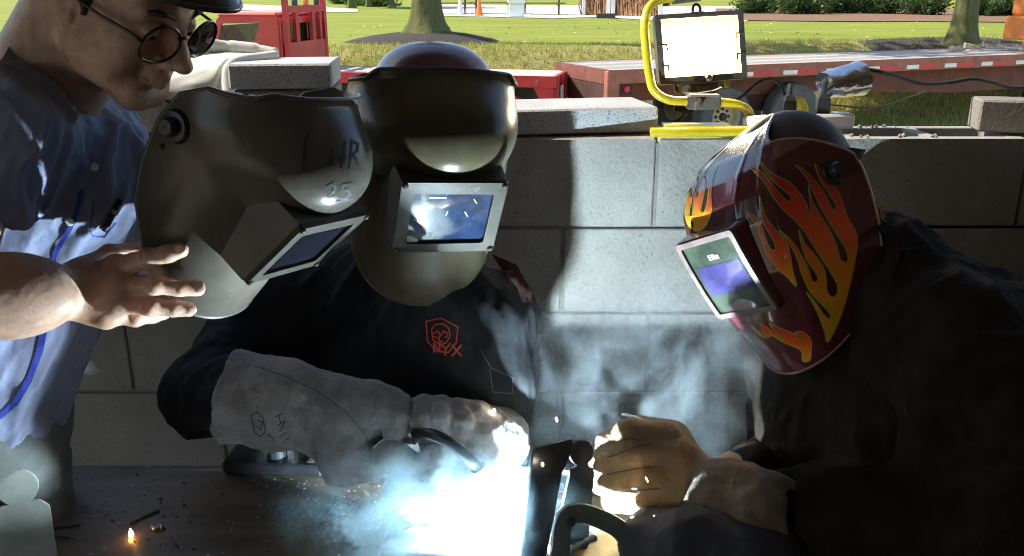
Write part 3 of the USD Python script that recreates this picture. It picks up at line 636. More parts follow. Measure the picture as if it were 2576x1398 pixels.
obj('landing_leg', tl(box(9.2, 9.32, .5, .62, -1.20, -.63)), 'trailer_rust_shaded', tlr)
def on_deck(u, v): p = Zp(u, v, tz + .002); return p
for i, (u, v, a, l, w, h, lab) in enumerate([(2405, 128, .5, .34, .10, .10, 'pale wooden chock lying on the trailer deck left of the trunk'), (2443, 122, -.2, .26, .12, .11, 'tan wood block on the trailer deck right of the trunk'), (2482, 118, .1, .18, .06, .07, 'small greenish offcut on the trailer deck near the machine')]):
    p = on_deck(u, v); pts = box(-l / 2, l / 2, -w / 2, w / 2, 0, h, .01); pts.vertices[:, 2] *= np.where(pts.vertices[:, 0] > 0, .6, 1.0); obj('wood_chock' if i < 2 else 'wood_offcut', xf(pts, rz(a), p), 'scrap_wood', label=lab, cat='wood block')
db = []
for i in range(70):
    p = on_deck(rng.uniform(2400, 2560), rng.uniform(112, 128)); s = rng.uniform(.015, .05); b = box(-s, s, -s * .5, s * .5, 0, s * .5); db.append(xf(b, rz(rng.uniform(0, 3)), p))
obj('wood_chips', cat_(db), 'scrap_wood', label='scattered bark and chips on the trailer deck', cat='chips', kind='stuff')
# orange machine with a lit lamp on the deck at the right edge
mp = on_deck(2552, 128); mc = thing('work_machine', 'orange wheeled machine with a glaring lamp at the right edge', 'machine', loc=mp)
R4 = rz(math.atan2(ax[1], ax[0]))
mo = lambda m: xf(m, R4)
obj('body', mo(cat_([box(-.02, .62, -.2, .3, .20, .62, .03), box(.02, .58, -.14, .24, .62, .98, .05)])), 'machine_orange', mc)
obj('frame', mo(cat_([tube(spline([[-.02, -.2, .3], [-.04, -.2, .9], [.06, -.2, 1.15], [.5, -.2, 1.2]], 6), .022, 8), box(-.05, .6, -.22, -.18, .16, .20)])), 'machine_orange', mc)
obj('lamp', mo(xf(lathe([(.001, .05), (.10, .045), (.13, .0), (.10, -.09), (.001, -.1)], 18), frame_of([-.35, -1, -.1]), [.10, -.24, .80])), 'beacon_glow', mc, smooth=True)
obj('wheel', mo(xf(lathe([(.03, -.05), (.13, -.05), (.155, -.03), (.155, .03), (.13, .05), (.03, .05)], 20), frame_of([0, -1, 0]), [-.02, -.30, .157])), 'machine_orange', mc, smooth=35)
obj('axle', mo(cyl([-.02, -.32, .157], [-.02, .3, .157], .02, 8)), 'cab_dark', mc)
# ---- park furniture on the far side of the lawn
def slabstrip(pts_l, pts_r, m, name, dz=.02):
    Vv = []
    for a, b in zip(pts_l, pts_r): Vv += [a, b]
    V = np.array(Vv); V[:, 2] = hgt(V[:, 0], V[:, 1]) + dz; F = [(2 * i, 2 * i + 1, 2 * i + 3, 2 * i + 2) for i in range(len(pts_l) - 1)]
    m_ = trimesh.Trimesh(V, [t for q in F for t in ((q[0], q[1], q[2]), (q[0], q[2], q[3]))], process=False)
    m_ = m_.subdivide().subdivide().subdivide(); m_.vertices[:, 2] = hgt(m_.vertices[:, 0], m_.vertices[:, 1]) + dz
    if m_.face_normals[:, 2].mean() < 0: m_.invert()
    obj(name, m_, m, kind='structure')
slabstrip([G(1080, 40), G(1395, 47), G(1500, 44), G(1640, 52), G(1880, 55)], [G(1080, 12), G(1395, 14), G(1500, 14), G(1640, 16), G(1880, 16)], 'path_paving', 'path')
slabstrip([G(300, 22), G(560, 26), G(760, 30), G(900, 31)], [G(300, 8), G(560, 11), G(760, 16), G(900, 24)], 'path_paving', 'path', .024)
slabstrip([G(1800, 52), G(2100, 55), G(2640, 58)], [G(1800, 22), G(2100, 22), G(2640, 24)], 'mulch_red', 'mulch_strip', .028)
def picnic(loc, rot, label, L=2.0, first=[None]):
    if first[0] is not None: return dup(first[0], label, loc, rot, group=None)
    t = thing('picnic_table', label, 'picnic table', loc=loc); t.GetPrim(); UsdGeom.Xformable(t).AddRotateZOp().Set(rot)
    for k in range(5): obj('top_board', box(-L / 2, L / 2, -.37 + k * .15, -.37 + k * .15 + .14, .72, .76), 'wood_table', t)
    for y in (-.70, .56): obj('seat_board', box(-L / 2, L / 2, y, y + .14, .42, .46), 'wood_table', t)
    for x in (-.7, .7):
        obj('leg', xf(box(-.02, .02, -.05, .05, 0, .95), rx(.75), [x, .36, .02]), 'wood_table', t); obj('leg', xf(box(-.02, .02, -.05, .05, 0, .95), rx(-.75), [x + .042, -.36, .02]), 'wood_table', t); obj('cross_bar', box(x - .065, x - .022, -.68, .68, .36, .42), 'wood_table', t)
    first[0] = t; return t
for u, v, rot, lab in ((1128, 36, 4, 'dark picnic table furthest left, just right of the thick trunk'), (1238, 35, 2, 'dark picnic table directly left of the white bin'), (1362, 37, -3, 'dark picnic table directly right of the white bin')):
    p = G(u, v); picnic((p[0], p[1], float(hgt(p[0], p[1])) + .02), rot, lab)
p = G(1299, 43); bn = thing('bin', 'white square bin standing at the lawn edge between picnic tables', 'bin', loc=(p[0], p[1], float(hgt(p[0], p[1]))))
obj('body', xf(box(-.30, .30, -.25, .25, 0, .5, .04)), 'bin_white', bn); obj('lid', box(-.35, .35, -.29, .29, .503, 1.0, .05), 'bin_white', bn)
def cone(u, v, m, lab):
    p = G(u, v); t = thing('traffic_cone', lab, 'cone', loc=(p[0], p[1], float(hgt(p[0], p[1])) + .02))
    obj('base', box(-.17, .17, -.17, .17, 0, .03), m, t); obj('cone', lathe([(.14, .03), (.03, .72), (.001, .72)], 20), m, t, smooth=35); obj('collar', lathe([(.112, .20), (.076, .42)], 20), 'bin_white', t, smooth=True)
cone(1158, 39, 'bin_white', 'pale white cone at the lawn edge, left of the orange one'); cone(1206, 40, 'cone_orange', 'orange traffic cone at the lawn edge before the picnic tables')
# stack of dry stalks with white posts
p0, p1 = G(1462, 38), G(1662, 42); sf = thing('stalk_fence', 'brown fence of dry corn stalks between white posts', 'fence')
st = []
for i in range(900):
    t = rng.random(); b = p0 + (p1 - p0) * t + np.array([0, rng.uniform(-.35, .35), 0]); b[2] = float(hgt(b[0], b[1])); h_ = rng.uniform(.8, 1.7)
    st.append(tube([b, b + [rng.normal(0, .08), rng.normal(0, .06), h_ * .5], b + [rng.normal(0, .22), rng.normal(0, .12), h_]], [.03, .025, .01], 4))
obj('stalks', cat_(st), 'straw', sf, kind='stuff')
for t in (.02, .34, .40, .97):
    b = p0 + (p1 - p0) * t; z = float(hgt(b[0], b[1])); obj('post', box(b[0] - .07, b[0] + .07, b[1] - .52, b[1] - .40, z, z + 1.5), 'post_white', sf)
b = G(1524, 47); obj('kerb_block', xf(box(-.35, .35, -.15, .15, 0, .16, .01), rz(-.1), [b[0], b[1], float(hgt(b[0], b[1])) + .03]), 'cab_dark', label='dark kerb block lying on the pale path', cat='block')
# evergreen hedge: separate shrubs
def shrub(loc, r, h, seed, lab, m='needle_green', n=2600, nm='evergreen_shrub', group=None):
    t = thing(nm, lab, 'shrub', group, loc=loc); rg = np.random.default_rng(seed)
    stems, tips = [], []
    for k in range(26):
        a = rg.uniform(0, 6.28); L = r * rg.uniform(.5, 1.05); e = np.array([math.cos(a) * L, math.sin(a) * L * .8, h * rg.uniform(.12, 1.0) * (1 - .35 * L / r)])
        p = spline([[0, 0, 0], e * [.5, .5, .35], e], 4); stems.append(tube(p, np.linspace(.03, .008, len(p)), 4)); tips += list(p[3:])
    obj('stem', cat_(stems), 'bark', t)
    C = np.array(tips); c = C[rg.integers(0, len(C), n)] + rg.normal(0, .11, (n, 3)) * [r, r, h * .7]; c[:, 2] = np.abs(c[:, 2]) + .03
    out = c / (np.linalg.norm(c, axis=1, keepdims=True) + 1e-6); e1 = out + rg.normal(0, .6, (n, 3)); e1 /= np.linalg.norm(e1, axis=1, keepdims=True); e2 = np.cross(e1, rg.normal(size=(n, 3))); e2 /= np.linalg.norm(e2, axis=1, keepdims=True); s = rg.uniform(.05, .13, n)[:, None]
    V = np.stack([c - e1 * s, c + e2 * s * .35, c + e1 * s, c - e2 * s * .35], 1).reshape(-1, 3); obj('foliage', (V, np.arange(4 * n).reshape(n, 4)), m, t)
us = [(1905, 34, 1.15, 1.5), (2010, 36, 1.2, 1.7), (2120, 34, 1.0, 1.6), (2215, 35, 1.2, 1.5), (2320, 38, 1.1, 1.5), (2480, 40, 1.0, 1.5), (2575, 40, 1.1, 1.6), (2680, 40, 1.1, 1.6)]
labs = ['low spreading evergreen shrub nearest the floodlight', 'full evergreen shrub, second right of the floodlight', 'evergreen shrub third right of the floodlight', 'evergreen shrub fourth right of the floodlight, above the foil', 'dark evergreen shrub just left of the straight trunk', 'dark evergreen shrub just right of the straight trunk', 'evergreen shrub behind the orange machine', 'evergreen shrub past the right edge of the orange machine']
for i, ((u, v, r, h), lb) in enumerate(zip(us, labs)):
    p = G(u, v); shrub((p[0], p[1], float(hgt(p[0], p[1]))), r, h, 20 + i, lb)
for i, (u, v, r, h, lb) in enumerate([(905, 14, 1.3, 1.4, 'yellow green shrub at the far lawn edge left of the thick trunk'), (950, 16, 1.4, 1.6, 'yellow green shrub close beside the thick trunk, far off'), (1660, 16, 1.0, 1.0, 'low yellow green shrub behind the stalk fence'), (860, 10, 1.2, 1.5, 'far yellow green shrub above the truck rack')]):
    p = G(u, v); shrub((p[0], p[1], float(hgt(p[0], p[1]))), r, h, 40 + i, lb, 'leaf_green', 1500, 'leafy_shrub')
for i, (u, v, r) in enumerate([(884, 20, .16), (928, 17, .13), (986, 20, .12)]):
    p = G(u, v); tree('young_tree', ['slender trunk above the truck rack', 'thin trunk between the far shrubs', 'thin trunk close left of the thick trunk'][i] + ', far across the lawn', (p[0], p[1], float(hgt(p[0], p[1]))), r, 4.0, 30 + i, 1.8)
# ---- welding hoods
class Pose:
    """A rigid pose: local X, Y (face forward), Z (up) given in lens axes (right, up, towards), origin as lens bearing."""
    def __init__(s, X, Y, Z, t, scale=1.0):
        U = np.stack([X, Y, Z], 1).astype(float); u, _, v = np.linalg.svd(U); U = u @ v
        B = np.stack([RT, UP, -FW], 1); s.R = B @ U; s.t = CAM + B @ np.array(t, float) * scale; s.s = scale
    def p(s, q): return np.asarray(q, float) @ s.R.T * s.s + s.t
    def m(s, m): m = m.copy(); m.vertices = s.p(m.vertices); return m
    def w2l(s, p): return (np.asarray(p) - s.t) @ s.R / s.s
def smoothmax(a, b, k): h = np.maximum(k - np.abs(a - b), 0) / k; return np.maximum(a, b) + h * h * k / 4
def shell(rfun, zb, zt, thm, nt=140, nz=110, thick=.0035):
    """Curved shell: theta by height grid; returns mesh (outer + inner + edges) and the outer boundary loop."""
    T = np.linspace(-1, 1, nt)[None, :]; S = np.linspace(0, 1, nz)[:, None]
    th = T * thm(S); z = zb(T) + (zt(T) - zb(T)) * S; th, z = np.broadcast_arrays(th, z)
    r, dz = rfun(th, z); P = np.stack([r * np.sin(th), r * np.cos(th), z + dz], -1)
    i = np.arange(nt * nz).reshape(nz, nt); q = np.stack([i[:-1, :-1], i[:-1, 1:], i[1:, 1:], i[1:, :-1]], -1).reshape(-1, 4)
    V = P.reshape(-1, 3); m = trimesh.Trimesh(V, np.vstack([q[:, [0, 1, 2]], q[:, [0, 2, 3]]]), process=False); N = vnorm(m)
    c = V - V.mean(0)
    if (N * (V - np.array([0, -.05, .0]))).sum(1).mean() < 0: q = q[:, ::-1]; N = -N
    o = nt * nz; V2 = np.vstack([V, V - N * thick]); ring = np.r_[i[0, :], i[1:, -1], i[-1, -2::-1], i[-2:0:-1, 0]]; nx = np.roll(ring, -1)
    F = np.vstack([q, q[:, ::-1] + o, np.stack([ring, nx, nx + o, ring + o], 1)])
    outer = trimesh.Trimesh(V, np.vstack([q[:, [0, 1, 2]], q[:, [0, 2, 3]]]), process=False)
    full = trimesh.Trimesh(V2, np.vstack([F[:, [0, 1, 2]], F[:, [0, 2, 3]]]), process=False)
    full.fix_normals() if False else None
    return full, outer, V[ring] - N[ring] * thick / 2, V[i[-1]] - N[i[-1]] * thick / 2
def hood_r(th, z):
    a = np.interp(z, [-.24, -.20, -.14, -.06, .02, .10, .20], [.100, .108, .117, .126, .131, .132, .128])
    b = np.interp(z, [-.24, -.20, -.14, -.06, .02, .10, .20], [.108, .117, .126, .132, .134, .128, .108])
    p = 2.25; r = ((np.abs(np.sin(th)) / a) ** p + (np.abs(np.cos(th)) / b) ** p) ** (-1 / p)
    # the bulging brow
    c, e = np.array([0, .062, .100]), np.array([.120, .134, .090])
    h2 = 1 - ((z - c[2]) / e[2]) ** 2; hh = np.sqrt(np.clip(h2, 0, 1)); A, Bq = e[0] * hh + 1e-6, e[1] * hh + 1e-6
    s, k = np.sin(th), np.cos(th); qa = (s / A) ** 2 + (k / Bq) ** 2; qb = -2 * k * c[1] / Bq ** 2; qc = (c[1] / Bq) ** 2 - 1
    disc = qb ** 2 - 4 * qa * qc; re = np.where((disc > 0) & (h2 > 0), (-qb + np.sqrt(np.maximum(disc, 0))) / (2 * qa), 0)
    return smoothmax(r, re, .034), 0 * z
HZB = lambda T: -.188 + .095 * np.abs(T) ** 2.8
HZT = lambda T: .198 - .018 * np.abs(T) ** 2 - .012 * np.clip((np.abs(T) - .8) / .2, 0, 1) ** 2
HTM = lambda S: np.radians(np.interp(S, [0, .15, .35, .6, .8, .93, 1.0], [88, 101, 106, 107, 100, 84, 60]))
AL = math.radians(15)
BE2 = np.array([0, -math.sin(AL), -math.cos(AL)]); BN = np.array([0, math.cos(AL), -math.sin(AL)]); BC = np.array([0, .175, -.005]); BX = np.array([1., 0, 0])
def bxp(x, y, n): return BC + BX * x + BE2 * y + BN * n      # x across, y down the window, n out of it
def prism(poly_uv, n0, n1):
    """Extrude a window-plane polygon from n0 to n1 along the window's normal."""
    m = extrude(poly_uv, n1 - n0); v = m.vertices; m = m.copy(); m.vertices = bxp(0, 0, 0) + v[:, :1] * BX + v[:, 1:2] * BE2 + (v[:, 2:] + n0) * BN; m.fix_normals(); return m
def hood(pose, name, label, shell_m, lens_m, knob=True, corner_sticker=False):
    t = thing(name, label, 'welding helmet')
    full, outer, ring, top = shell(hood_r, HZB, HZT, HTM)
    obj('shell', pose.m(full), shell_m, t, smooth=40)
    obj('rim', pose.m(tube(ring[::2], .0032, 6, closed=True)), 'hood_rim', t, smooth=True)
    w, h = .079, .066
    def loft(r0, n0, r1, n1):
        V = [bxp(x, y, n0) for x, y in r0] + [bxp(x, y, n1) for x, y in r1]; F = []
        for k in range(4): k2 = (k + 1) % 4; F += [(k, k2, 4 + k2), (k, 4 + k2, 4 + k)]
        return trimesh.Trimesh(V, F, process=False)
    R0 = [(w, -h), (-w, -h), (-w, h), (w, h)]; R1 = [(w * 1.05, -h * .86), (-w * 1.05, -h * .86), (-w * 1.05, h * 1.12), (w * 1.05, h * 1.12)]
    R2 = [(x * .94, y * .94) for x, y in R0]; R3 = [(x * .95, y * .95) for x, y in R1]
    hs = loft(R1, -.075, R0, -.004); hs.invert() if (hs.face_normals * (hs.triangles_center - BC)).sum(1).mean() < 0 else None
    hi = loft(R3, -.074, R2, -.0045); hi.invert() if (hi.face_normals * (hi.triangles_center - BC)).sum(1).mean() > 0 else None
    obj('window_box', pose.m(cat_([hs, hi])), 'hood_box', t)
    op = affinity.translate(sbox(-.0605, -.0475, .0605, .0475).buffer(-.006).buffer(.006), 0, .002)
    fr = sbox(-w, -h, w, h).buffer(-.004).buffer(.004)
    f = obj('window_frame', pose.m(prism(fr.difference(op), -.004, .004)), 'hood_frame', t)
    for x in (-1, 1):
        for y in (-1, 1):
            b = trimesh.creation.icosphere(2, .0052); b.apply_translation(bxp(x * (w - .005), y * (h - .005), .003)); obj('rivet', pose.m(b), 'hood_frame', f, smooth=True)
    lens = obj('window_glass', pose.m(prism(op.buffer(.003), -.004, -.0015)), lens_m, t)
    if corner_sticker:
        q = Polygon([(.0585, .049), (.0585, .036), (.053, .036), (.041, .044), (.040, .049)]); obj('corner_sticker', pose.m(prism(q, -.0012, -.0006)), 'print_white', lens)
        for x, y, l, a in ((.022, -.035, .026, .0), (-.036, -.028, .009, .9), (.004, -.006, .008, 1.35), (-.026, -.004, .010, 1.0), (-.050, -.046, .006, .7)):
            q = affinity.translate(affinity.rotate(sbox(-l / 2, -.0005, l / 2, .0005), -math.degrees(a) if x < 0 else math.degrees(a), origin=(0, 0)), x, y); obj('scratch', pose.m(prism(q, -.0012, -.0008)), 'scratch_pale', lens)
    for s in (-1, 1):
        c = np.array([s * .137, -.004, .078]); R = frame_of([s, .05, .0])
        k = obj('ratchet_knob', pose.m(xf(lathe([(.001, .017), (.010, .017), (.0125, .013), (.013, .004), (.020, .003), (.023, -.004), (.023, -.010)], 28), R, c)), 'plastic_black', t, smooth=35)
        rv = trimesh.creation.icosphere(2, .0035); rv.apply_translation([s * .1325, -.012, .040]); obj('rivet', pose.m(rv), 'hood_frame', t, smooth=True)
    return t, full, outer
mk('scratch_pale', (.75, .62, .66), .4, .05, 60.)
def headband(t, pose, m='plastic_black'):
    a = np.radians(np.linspace(-110, 110, 40)); p = np.stack([.092 * np.sin(a), -.03 + .100 * np.cos(a), .080 + .02 * np.cos(a)], 1)
    b = obj('headband', pose.m(tube(p, .011, 6, flat=.2)), m, t, smooth=True)
    obj('band_clip', pose.m(box(-.012, .010, .068, .080, .095, .135, .003)), 'hood_frame', b)
POSE_B = Pose([-.946, -.033, .323], [.299, -.474, .828], [.126, .88, .458], [-.145, .1779, -1.4559])
POSE_A = Pose([-.418, -.187, .889], [.741, -.636, .214], [.525, .749, .404], [-.4166, .1600, -1.2963], .90)
hB, hB_full, hB_out = hood(POSE_B, 'welding_helmet', 'worn brown welding helmet with blue window, worn facing us by the welder in the middle', 'hood_plastic_pale', 'weld_glass_blue', corner_sticker=True)
hA, hA_full, hA_out = hood(POSE_A, 'welding_helmet', 'brown welding helmet with handwritten letters held up empty by the man in the blue shirt', 'hood_plastic', 'weld_glass_dark')
headband(hA, POSE_A)
# letters in marker pen on the held hood
def strokes(lines, w): return shapely.union_all([LineString(l).buffer(w, cap_style=1) for l in lines])
pen = [[(768, 345), (762, 432), (800, 428)], [(770, 345), (785, 320)], [(836, 372), (832, 425)], [(868, 355), (862, 430)], [(834, 400), (866, 392)], [(884, 352), (880, 428)], [(884, 354), (900, 362), (898, 380), (884, 388)], [(888, 388), (908, 428)],
       [(824, 470), (836, 462), (844, 470), (838, 482), (826, 496), (846, 494)], [(884, 462), (862, 466), (860, 480), (874, 478), (880, 488), (868, 500), (856, 498)], [(846, 508), (876, 502)]]
d_, _ = decal(POSE_A.m(hA_full), strokes(pen, 2.8), 10, .0006); obj('marker_lettering', d_, 'ink', hA, label='black handwritten letters and number 25')
# ---- flame hood
CZS = [-.20, -.165, -.10, -.02, .05, .09, .12, .142, .157, .174]
def hoodc_r(th, z):
    # faceted plan about an axis behind the ears: front facet, two slanting cheeks, two sides; the front leans back over the crown
    dF = np.interp(z, CZS, [.212, .228, .247, .251, .245, .228, .200, .162, .118, .046])
    dC = np.interp(z, CZS, [.186, .200, .219, .230, .228, .215, .194, .163, .126, .060])
    dS = np.interp(z, CZS, [.076, .088, .105, .118, .125, .124, .117, .104, .086, .050])
    acc = 0
    for ang, d in ((0, dF), (37, dC), (-37, dC), (83, dS), (-83, dS), (125, dS), (-125, dS)):
        acc = acc + np.maximum(np.cos(th - math.radians(ang)) / d, 0) ** 26
    r = acc ** (-1 / 26.)
    rid = sum(np.exp(-((np.abs(th) - t0 - .9 * np.clip(z - .03, 0, 1)) / .022) ** 2) for t0 in (.16, .33)) * .0028 * np.clip((z - .045) / .04, 0, 1)      # crown creases
    return r + rid, 0 * z
CZB = lambda T: -.180 + .092 * np.abs(T) ** 1.7
CZT = lambda T: .174 - .032 * np.clip((np.abs(T) - .30) / .12, 0, 1) - .060 * np.clip((np.abs(T) - .45) / .55, 0, 1) ** 1.4
CTM = lambda S: np.radians(np.interp(S, [0, .12, .35, .62, .85, .95, 1.0], [56, 62, 67, 70, 70, 69, 66]))
CAX = np.array([0, -.10, 0])
POSE_C = Pose([-.458, -.157, -.875], [-.777, -.407, .48], [-.431, .9, .065], [.4256, .0698, -1.353])
hC = thing('flame_helmet', 'glossy maroon welding helmet with red and yellow flames and a green purple window', 'welding helmet')
hC_full, hC_out, ringC, topC = shell(hoodc_r, CZB, CZT, CTM, 200, 130, .003)
for q_ in (hC_full, hC_out): q_.vertices = q_.vertices + CAX
ringC, topC = ringC + CAX, topC + CAX
obj('shell', POSE_C.m(hC_full), 'maroon_lacquer', hC, smooth=28)
hC_full = POSE_C.m(hC_full); hA_w, hB_w = POSE_A.m(hA_full), POSE_B.m(hB_full)
obj('rim', POSE_C.m(tube(ringC[::2], .0028, 6, closed=True)), 'maroon_edge', hC, smooth=True)
CW = np.array([.062, .066]); AC = math.radians(8); CE2 = np.array([0, -math.sin(AC), -math.cos(AC)]); CN = np.array([0, math.cos(AC), -math.sin(AC)]); CC = np.array([0, .155, -.005])
def prismC(poly, n0, n1, curve=0.):
    m = extrude(poly, n1 - n0)
    if curve: m = m.subdivide_to_size(.012)
    v = m.vertices; m = m.copy(); m.vertices = CC + v[:, :1] * BX + v[:, 1:2] * CE2 + (v[:, 2:] + n0 - curve * (v[:, 1:2] / .066) ** 2) * CN; m.fix_normals(); return m
wf = sbox(-.062, -.066, .062, .066).buffer(-.007).buffer(.007); wo = sbox(-.0535, -.0575, .0535, .0575).buffer(-.004).buffer(.004)
obj('window_housing', POSE_C.m(prismC(wf.buffer(.002), -.03, -.002)), 'maroon_lacquer', hC)
obj('window_frame', POSE_C.m(prismC(wf.difference(wo), -.0015, .0045, .003)), 'frame_pink', hC)
wg = obj('window_glass', POSE_C.m(prismC(wo.buffer(.002), -.001, .0008, .003)), 'filter_green', hC)
obj('filter_pane', POSE_C.m(prismC(sbox(-.046, -.022, .046, .026), .001, .0014, .003)), 'filter_purple', wg)
tm = meshkit.text_mesh('Elite', .0082, .0004, bold=True); tv = tm.vertices - [tm.bounds[:, 0].mean(), 0, 0]
tm2 = tm.copy(); tm2.vertices = CC + (-tv[:, :1] - .002) * BX + (-tv[:, 1:2] - .030) * CE2 + (tv[:, 2:] + .0012) * CN
obj('window_lettering', POSE_C.m(tm2), 'print_white', wg)
for s in (-1, 1):
    c = np.array([s * .119, -.022, .070]); R = frame_of([s, -.15, .1]); 
    if s < 0: c = POSE_C.w2l(hit(hC_full, [[2090, 432]], .003)[0])[0]; R = frame_of(POSE_C.R.T @ hit(hC_full, [[2090, 432]])[1][0])
    obj('pivot_knob', POSE_C.m(xf(lathe([(.001, .016), (.009, .016), (.0115, .012), (.012, .005), (.0175, .004), (.019, .001), (.019, -.004)], 28), R, c)), 'plastic_black', hC, smooth=35)
# flames: red to yellow tongues with green outlines, printed on the shell
FL = [ # from the crop 2280..3100 x 380..1300, scale .658 -> lens bearings below
 [(540, 225), (580, 285), (640, 345), (700, 375), (745, 405), (790, 455), (820, 510), (845, 585), (880, 655), (925, 700), (930, 740), (890, 745), (862, 715), (850, 650), (845, 560), (838, 480), (832, 405), (850, 490), (890, 560), (930, 620), (960, 680), (985, 740), (1000, 800), (1030, 815), (1040, 790), (1025, 740), (990, 680), (945, 610), (905, 540), (870, 470), (840, 400), (800, 340), (765, 300), (830, 345), (880, 400), (915, 450), (950, 525), (975, 540), (975, 505), (940, 450), (900, 390), (865, 295), (920, 360), (975, 420), (1010, 490), (1040, 580), (1090, 680), (1075, 820), (1045, 960), (1000, 1110), (935, 1240), (915, 1180), (880, 1090), (850, 1030), (820, 975), (870, 1030), (915, 1095), (945, 1115), (945, 1090), (910, 1050), (870, 1010), (830, 960), (800, 890), (780, 830), (760, 770), (720, 700), (678, 648), (730, 690), (770, 740), (800, 790), (830, 850), (850, 910), (872, 920), (880, 895), (860, 860), (820, 800), (795, 730), (780, 645), (815, 720), (860, 770), (910, 840), (925, 900), (930, 970), (955, 1000), (980, 985), (985, 945), (960, 890), (915, 820), (870, 750), (835, 690), (800, 640), (750, 585), (690, 530), (640, 460), (590, 380), (520, 308), (575, 330), (620, 380), (670, 440), (705, 480), (740, 495), (740, 470), (710, 440), (660, 400), (610, 345), (575, 290)],
 [(573, 470), (590, 540), (620, 600), (670, 655), (715, 710), (735, 780), (748, 860), (768, 945), (715, 890), (660, 850), (610, 770), (580, 690), (550, 610), (498, 545), (550, 575), (580, 620), (605, 690), (630, 745), (655, 750), (655, 720), (630, 670), (595, 610), (578, 540)],
 [(205, 420), (212, 480), (200, 540), (205, 570), (215, 560), (222, 500), (230, 420), (245, 360), (240, 420), (235, 460), (248, 472), (258, 440), (275, 370), (285, 350), (283, 420), (265, 510), (262, 545), (278, 550), (295, 500), (310, 400), (345, 305), (325, 380), (315, 450), (318, 530), (300, 600), (265, 645), (225, 648), (190, 610), (176, 550), (185, 490)],
 [(530, 1150), (580, 1195), (620, 1225), (590, 1180), (585, 1140), (640, 1185), (700, 1235), (690, 1215), (650, 1180), (625, 1135), (680, 1165), (750, 1195), (800, 1230), (795, 1210), (760, 1190), (800, 1185), (840, 1220), (848, 1270), (840, 1335), (800, 1340), (795, 1290), (760, 1265), (700, 1240), (640, 1205), (610, 1215), (570, 1200)]]
def flame_mat(name, z0, z1):
    usdkit.material(stage, '/World/Looks/' + name, {'g': ('geometry', {}), 's': ('separate_xyz', {}), 'm': ('map_range', {'from_min': z0, 'from_max': z1, 'to_min': 0., 'to_max': 1.}), 'r': ('rgb_ramp', {'ramp': [(0, (.30, .022, .02)), (.25, (.62, .04, .022)), (.5, (.78, .12, .018)), (.75, (.85, .30, .02)), (1, (.88, .44, .035))]}),
        'p': ('principled_bsdf', {'roughness': .24, 'coat_weight': .8, 'coat_roughness': .06})}, [('g.position', 's.vector'), ('s.z', 'm.value'), ('m.result', 'r.fac'), ('r.color', 'p.base_color')], surface='p.BSDF')
def to_uv(l): return [((2280 + x * .658) * .7193, (380 + y * .658) * .7193) for x, y in l]
for i, l in enumerate(FL):
    pg = Polygon(spline(to_uv(l), 4, closed=True)).buffer(0)
    ln, V0 = decal(hC_full, pg.buffer(1.5).difference(pg.buffer(-1.0)), 12, .0005); obj('flame_outline', ln, 'flame_line', hC, smooth=True)
    fl, V = decal(hC_full, pg.buffer(-.6), 12, .0008); zs = np.sort(fl.vertices[:, 2]); top_, bot_ = [(.97, .10), (.97, -.25), (.90, .02), (1.1, .0)][i]; flame_mat(f'flame_paint_{i}', zs[0] + (zs[-1] - zs[0]) * top_, zs[0] + (zs[-1] - zs[0]) * bot_); obj('flame', fl, f'flame_paint_{i}', hC, smooth=True)
    lo, hi = V[:, 1].min(), V[:, 1].max(); span = [(255, 640), (420, 700), (430, 610), (810, 915)][i]
